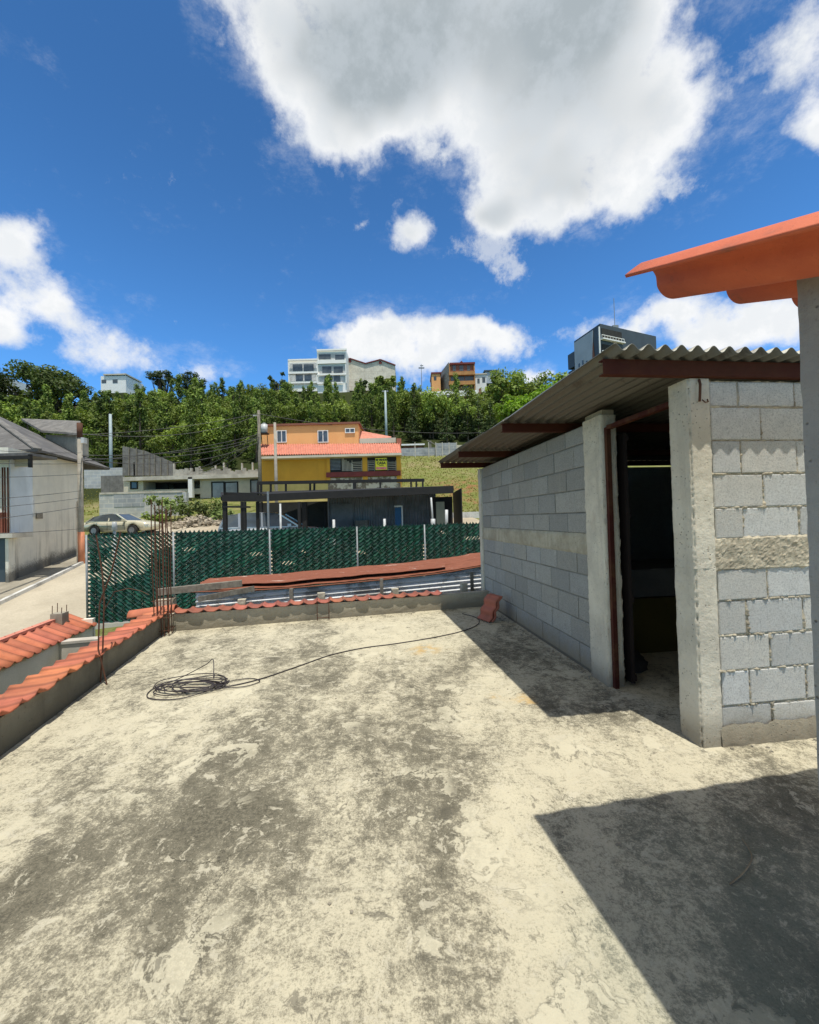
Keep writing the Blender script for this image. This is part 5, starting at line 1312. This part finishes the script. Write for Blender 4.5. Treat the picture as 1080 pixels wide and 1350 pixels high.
for k in range(3):
    zz = zt-1.2-k*4.3
    m = MB(); a, b = tp_(c_, r2, .02, zz)+nR*.05, tp_(c_, r2, .36, zz)+nR*.05; m.prism([a, b, b-Vector((0, 0, 2.4)), a-Vector((0, 0, 2.4))], nR*.1); m.build('balcony_opening', M['darkhole'], tw_)
    m = MB(); a, b = tp_(c_, r2, 0, zz-2.0)+nR*.5, tp_(c_, r2, .38, zz-2.0)+nR*.5; m.bar(a, b, .1, .14)
    for i in range(9): q = a.lerp(b, i/8); m.bar(q, q-Vector((0, 0, .9)), .07)
    m.bar(a-Vector((0, 0, 1.1)), b-Vector((0, 0, 1.1)), .9, .35); m.build('balcony_rail', M['white'], tw_)
m = MB(); q = tp_(c_, l_, .02, zt-.8)+nL*.1; m.bar(q, q-Vector((0, 0, 20)), .35); m.build('corner_trim', M['white'], tw_)
m = MB(); e_ = tp_(c_, l_, 1.0, zt-3)+nL*.2; d_ = L_.normalized()
for k in range(2): m.prism([e_-Vector((0, 0, k*5.2)), e_+d_*3.0-Vector((0, 0, k*5.2)), e_+d_*3.0-Vector((0, 0, k*5.2+4.4)), e_-Vector((0, 0, k*5.2+4.4))], -nL*2.5)
m.build('end_bay', M['charcoal'], tw_)
m = MB(); q = tp_(c_, r2, .3, zt); m.box(q.x-.8, q.y+1, zt, q.x+.8, q.y+2.6, zt+1.2); m.bar(q+Vector((0, 1.5, 0)), q+Vector((0, 1.5, 9)), .12); m.build('roof_mast', M['galv'], tw_)
fh = thing('distant_white_house', 'white house peeping over the wood between two trees at the left', 'house', at(148, 505, 150))
m = MB(); fp(133, 495.5, 166, 518, 150, 10, m); m.build('wall', M['white'], fh)
fp(136, 492.5, 166, 494.2, 150, 9, None, .5).build('roof', M['cream'], fh)
for r_ in ((133.8, 500.5, 140, 505), (148.5, 500, 155, 505)): fp(*r_, 150, .1, None, .06).build('window', M['glass'], fh)
fh2 = MB(); fp(-12, 500, 9, 526, 120, 8, fh2)
fh2 = thing('distant_white_house', 'pale building showing between branches at the extreme left', 'house', at(0, 520, 120))
m = MB(); fp(-30, 498, 10, 540, 120, 8, m); m.build('wall', M['white'], fh2); fp(1, 505, 5, 510, 120, .1, None, .06).build('window', M['glass'], fh2)

# ------------------------------------------------------------------ poles and wires
def pole(name, label, px, ytop, ybase, D_, r0, r1, mat, extra=None):
    t_, b_ = at(px, ytop, D_), None; x, y = at(px, (ytop+ybase)/2, D_).x, D_; z0 = hz(x, y)-.3
    root = thing(name, label, 'pole', (x, y, z0+.3)); MB().tube([(x, y, z0), (x, y, t_.z)], r0, 12, r1).build('shaft', M[mat], root, True)
    return root, Vector((x, y, t_.z))
pa, pat = pole('utility_pole', 'weathered concrete utility pole with orange foot beside the white house', 106.3, 559, 743, 22, .14, .11, 'polecon')
MB().tube([(pat.x, pat.y, hz(pat.x, pat.y)), (pat.x, pat.y, hz(pat.x, pat.y)+1.75)], .150, 12).build('orange_band', M['poleorange'], pa, True)
MB().tube([(pat.x-.0, pat.y, pat.z-.75), (pat.x, pat.y, pat.z+.05)], .135, 10).build('rusty_top', M['rebar'], pa, True)
m = MB(); m.box(pat.x+.14, pat.y-.12, pat.z-1.05, pat.x+.30, pat.y+.1, pat.z-.75); m.build('junction_box', M['plastic_white'], pa)
m = MB(); m.tube(smooth([(pat.x-.19, pat.y-.02, hz(pat.x, pat.y)+.1), (pat.x-.19, pat.y-.02, 2.6), (pat.x-.12, pat.y, 3.0)]), .045, 8); m.build('conduit', M['polecon'], pa)
pb, pbt = pole('utility_pole', 'dark wooden utility pole at the left corner of the orange house', 342.6, 541, 690, 36.5, .17, .12, 'wood')
MB().box(pbt.x-.5, pbt.y-.05, pbt.z-.5, pbt.x-.1, pbt.y+.05, pbt.z-.4).build('street_light', M['plastic_white'], pb)
pc, pct = pole('utility_pole', 'slim concrete pole in front of the orange house', 363.5, 557, 660, 30, .14, .09, 'polecon')
pd, pdt = pole('steel_pole', 'pale blue steel pole standing before the wood at the left', 146, 546, 616, 52, .22, .16, 'teal_pole')
pe, pet = pole('steel_pole', 'pale blue steel pole behind the orange house roof', 508.8, 515, 580, 66, .22, .16, 'teal_pole')
MB().box(pet.x-.5, pet.y-.1, pet.z-.2, pet.x+.5, pet.y+.1, pet.z).build('cross_arm', M['galv'], pe)
an = thing('mast', 'thin antenna mast with cross arm on the skyline between hilltop buildings', 'mast', at(556, 505, 138))
b_, t_ = at(556, 512, 138), at(555.5, 480, 138); MB().tube([b_-Vector((0, 0, 4)), t_], .14, 6, .09).build('shaft', M['galv'], an)
m = MB(); m.bar(at(552, 485, 138), at(559.5, 485, 138), .35, .35); m.bar(at(554, 482, 138), at(558, 482, 138), .25); m.build('cross_arm', M['galv'], an)
sp_ = thing('fence_pole', 'thin grey pole standing in front of the carport roof', 'pole', at(354, 700, 13)); a_, b_ = at(353.2, 648, 13.2), at(355.5, 765, 13.2)
MB().tube([a_, b_-Vector((0, 0, 1))], .035, 8).build('shaft', M['galv'], sp_)
def wire(label, a, b, sag, r=.014, n=18):
    a, b = Vector(a), Vector(b); pts = [a.lerp(b, i/n)-Vector((0, 0, sag*4*(i/n)*(1-i/n))) for i in range(n+1)]
    tag(MB().tube(pts, r, 4).build('overhead_wire', M['wire']), label, 'wire', 'overhead service wires')
wl_ = 'thin overhead wire crossing in front of the white house wall'
for ya, yb in ((608, 611), (628.5, 625), (657, 647), (669.5, 656.5), (686, 668), (701, 697), (590, 597)):
    wire(wl_, at(-60, ya+(1 if ya < 650 else 4), 15), at(107, yb, 21.9), .05, .011)
wl_ = 'overhead wire sagging from the concrete pole to the wooden pole past the unfinished house'
for ya, yb, sg_ in ((572, 546, .8), (600, 576, .5), (604, 578, .6), (606, 582, .9), (608, 572, .3)):
    wire(wl_, at(108, ya, 21.9), at(342, yb, 36.4), sg_, .018)
wl_ = 'bunched service cable drooping to the wooden pole by the orange house'
for ya, sg_ in ((617, .5), (620, .7), (613, .4)):
    wire(wl_, at(262, ya+4, 40), at(342, 568+(ya-612)*.8, 36.4), sg_, .022)
wire('long overhead wire crossing in front of the wood above the orange house', pbt-Vector((0, 0, .3)), at(720, 563, 50), 1.2, .022)
wire('overhead wire running from the wooden pole left across the wood', at(-30, 575, 24), pbt-Vector((0, 0, .25)), .6, .016)

# ------------------------------------------------------------------ world
SUN = Vector((.088, -.275, 1)).normalized()
el = math.asin(SUN.z); az = math.atan2(SUN.x, SUN.y)
w = bpy.data.worlds.new('World'); SC.world = w; w.use_nodes = True; nt = w.node_tree; nt.nodes.clear()
out = nt.nodes.new('ShaderNodeOutputWorld'); bg = nt.nodes.new('ShaderNodeBackground'); nt.links.new(bg.outputs[0], out.inputs[0]); bg.inputs[1].default_value = .1
g = G(nt, 'Generated')
sky = g.n('ShaderNodeTexSky', sky_type='NISHITA'); sky.sun_disc = False; sky.sun_elevation = el; sky.sun_rotation = az; sky.altitude = 1500; sky.air_density = 1.0; sky.dust_density = .4; sky.ozone_density = 2.5
d = g.vm('NORMALIZE', g.co).outputs[0]
s = g.n('ShaderNodeSeparateXYZ'); g.put(s.inputs[0], d)
azn = g.math('MULTIPLY', g.math('ARCTAN2', s.outputs[0], s.outputs[1]), 57.2958); eln = g.math('MULTIPLY', g.math('ARCSINE', s.outputs[2]), 57.2958)
comb = g.n('ShaderNodeCombineXYZ'); g.put(comb.inputs[0], azn); g.put(comb.inputs[1], eln); P = comb.outputs[0]
wv = g.vm('SCALE', g.vm('SUBTRACT', g.noise(4.5, 3, .6, d, out='Color'), (.5, .5, .5)).outputs[0]); wv.inputs[3].default_value = 7.
P = g.vm('ADD', P, wv.outputs[0]).outputs[0]
P = g.vm('MULTIPLY', P, (1, 1, 0)).outputs[0]
BL = [(4.3,54.5,31.9,4.6,-2),(-11.0,49.2,15.3,4.4,5),(8.2,48.8,24.9,4.7,-4),(24,46.5,10.5,4.6,-15),(-4.9,45.0,10.0,4.4,2),(18.0,41.1,13.6,5.2,-10),(23.4,36.3,9.2,3.6,-12),(33.6,38.6,6.1,3.6,-19),(11.7,36.2,3.5,1.8,-7),
(47.8,38.8,6.2,5.2,-26),(46.5,31.8,3.6,2.0,-26),(1.1,35.0,3.0,1.7,-2),(-44.2,26.3,4.0,2.6,19),(-40.8,22.4,2.9,1.9,15),(-35.8,19.8,4.9,2.9,11),(-44.8,19.9,1.8,2.2,16),(-27.5,19.6,4.3,2.1,8),
(2.2,22.4,13.5,4.4,-2),(-4.6,24.2,6.1,2.5,0),(10.4,24.0,4.4,1.9,-6),(26.3,21.6,4.8,2.5,-11),(32.9,22.3,4.2,2.8,-14),(17.6,18.6,3.0,1.2,-7),(41.6,18.8,5.4,3.6,-17),(37.1,18.3,2.8,1.2,-14),
(29.4,48.6,6.0,3.0,-17), (70, 35, 14, 8, 0), (-75, 40, 16, 7, 0), (110, 30, 18, 6, 0), (-120, 35, 16, 7, 0), (170, 45, 20, 7, 0), (-160, 25, 14, 4, 0)]  # entries far round to the sides and behind: unseen clouds added as fill
WISP = [(-5.3,36.4,2.6,1.0,2),(9.5,32.9,4.6,1.7,-5),(5.1,41.6,2.2,.8,-3),(13.,34.3,4.,3.,60),(16,30.8,2.5,2.,20),(33,33.5,3,1,-20)]
def field(L, k=1.06):
    f = None
    for (a, e, rx, ry, rot) in L:
        q = g.vm('DOT_PRODUCT', *(lambda v: (v, v))(g.map(P, (rx*k, ry*k, 1), (a, e, 0), (0, 0, R(rot)), 'TEXTURE'))).outputs['Value']
        t = g.math('POWER', 2.718, g.math('MULTIPLY', q, -1.05))
        f = t if f is None else g.math('ADD', f, t)
    return f
F = field(BL)
SUMF = F; F = g.math('SUBTRACT', g.math('MINIMUM', F, 1.35), .52)
nb = g.noise(5.5, 7, .6, d); ns = g.noise(17, 7, .66, d)
dens = g.math('ADD', F, g.math('MULTIPLY', g.math('SUBTRACT', nb, .5), 1.9))
dens = g.math('ADD', dens, g.math('MULTIPLY', g.math('SUBTRACT', ns, .5), 1.25))
alpha = g.math('MAXIMUM', g.math('POWER', g.ramp(dens, -.02, .62), .8), g.ramp(g.math('ADD', g.math('MULTIPLY', F, .9), g.math('MULTIPLY', g.math('SUBTRACT', g.noise(9, 8, .72, g.map(d, (1, 1, 1.8))), .44), 3.4)), .0, 1.9, 0, .6))
# unseen broken cloud added as fill light: overhead, to the sides, behind the viewer
rest = g.math('MAXIMUM', g.ramp(eln, 60, 72), g.math('MULTIPLY', g.ramp(g.math('ABSOLUTE', azn), 56, 72), g.ramp(eln, 6, 22)))
ro = g.math('MULTIPLY', rest, g.ramp(g.noise(2.2, 4, .6, d), .36, .52))
W_ = g.math('SUBTRACT', field(WISP), .35); wd = g.math('ADD', W_, g.math('MULTIPLY', g.math('SUBTRACT', g.noise(11, 8, .72, d), .5), 4.2))
wal = g.ramp(wd, .25, 1.1, 0, .6)
# thick parts shade to grey underneath, thin edges stay bright
thick = g.ramp(g.math('ADD', SUMF, g.math('MULTIPLY', g.math('SUBTRACT', g.noise(2.6, 3, .55, d), .5), 2.4)), .75, 2.1)
elz = g.ramp(eln, 27, 37)
thick = g.math('MULTIPLY', thick, g.math('MULTIPLY_ADD', elz, .9, .12))
ccol = g.mix(thick, (9.8, 9.9, 10.0), (4.2, 4.75, 5.1))
ccol = g.mix(g.ramp(ns, .40, .62, 0, .35), ccol, (6.6, 7.2, 7.8))
haze = g.ramp(eln, 2, 24, 1, 0)
sc_ = g.vm('MULTIPLY', sky.outputs[0], (.745, 1.47, 1.98)).outputs[0]; lo = g.vm('SCALE', sc_); g.put(lo.inputs[3], g.ramp(eln, 12, 48, 1.15, .80)); skyc = lo.outputs[0]
hs = g.n('ShaderNodeHueSaturation'); hs.inputs['Saturation'].default_value = 1.0; hs.inputs['Value'].default_value = 1.0; g.put(hs.inputs['Color'], skyc)
col = g.mix(wal, hs.outputs[0], (8.2, 8.5, 8.8)); col = g.mix(alpha, col, ccol); col = g.mix(ro, col, (5.6, 5.5, 5.3))
g.put(bg.inputs[0], col)
sl = bpy.data.lights.new('sun', 'SUN'); sl.energy = 4.8; sl.angle = R(.5); sl.color = (1, .955, .87)
so_ = bpy.data.objects.new('sun', sl); C.objects.link(so_); so_.location = (0, -5, 30); so_.rotation_euler = SUN.to_track_quat('Z', 'Y').to_euler()
SC.view_settings.view_transform = 'Standard'; SC.view_settings.look = 'None'; SC.view_settings.exposure = 0; SC.view_settings.gamma = 1
SC.cycles.max_bounces = 5; SC.cycles.diffuse_bounces = 3; SC.cycles.glossy_bounces = 2; SC.cycles.transmission_bounces = 3
SC.render.resolution_x = 819; SC.render.resolution_y = 1024
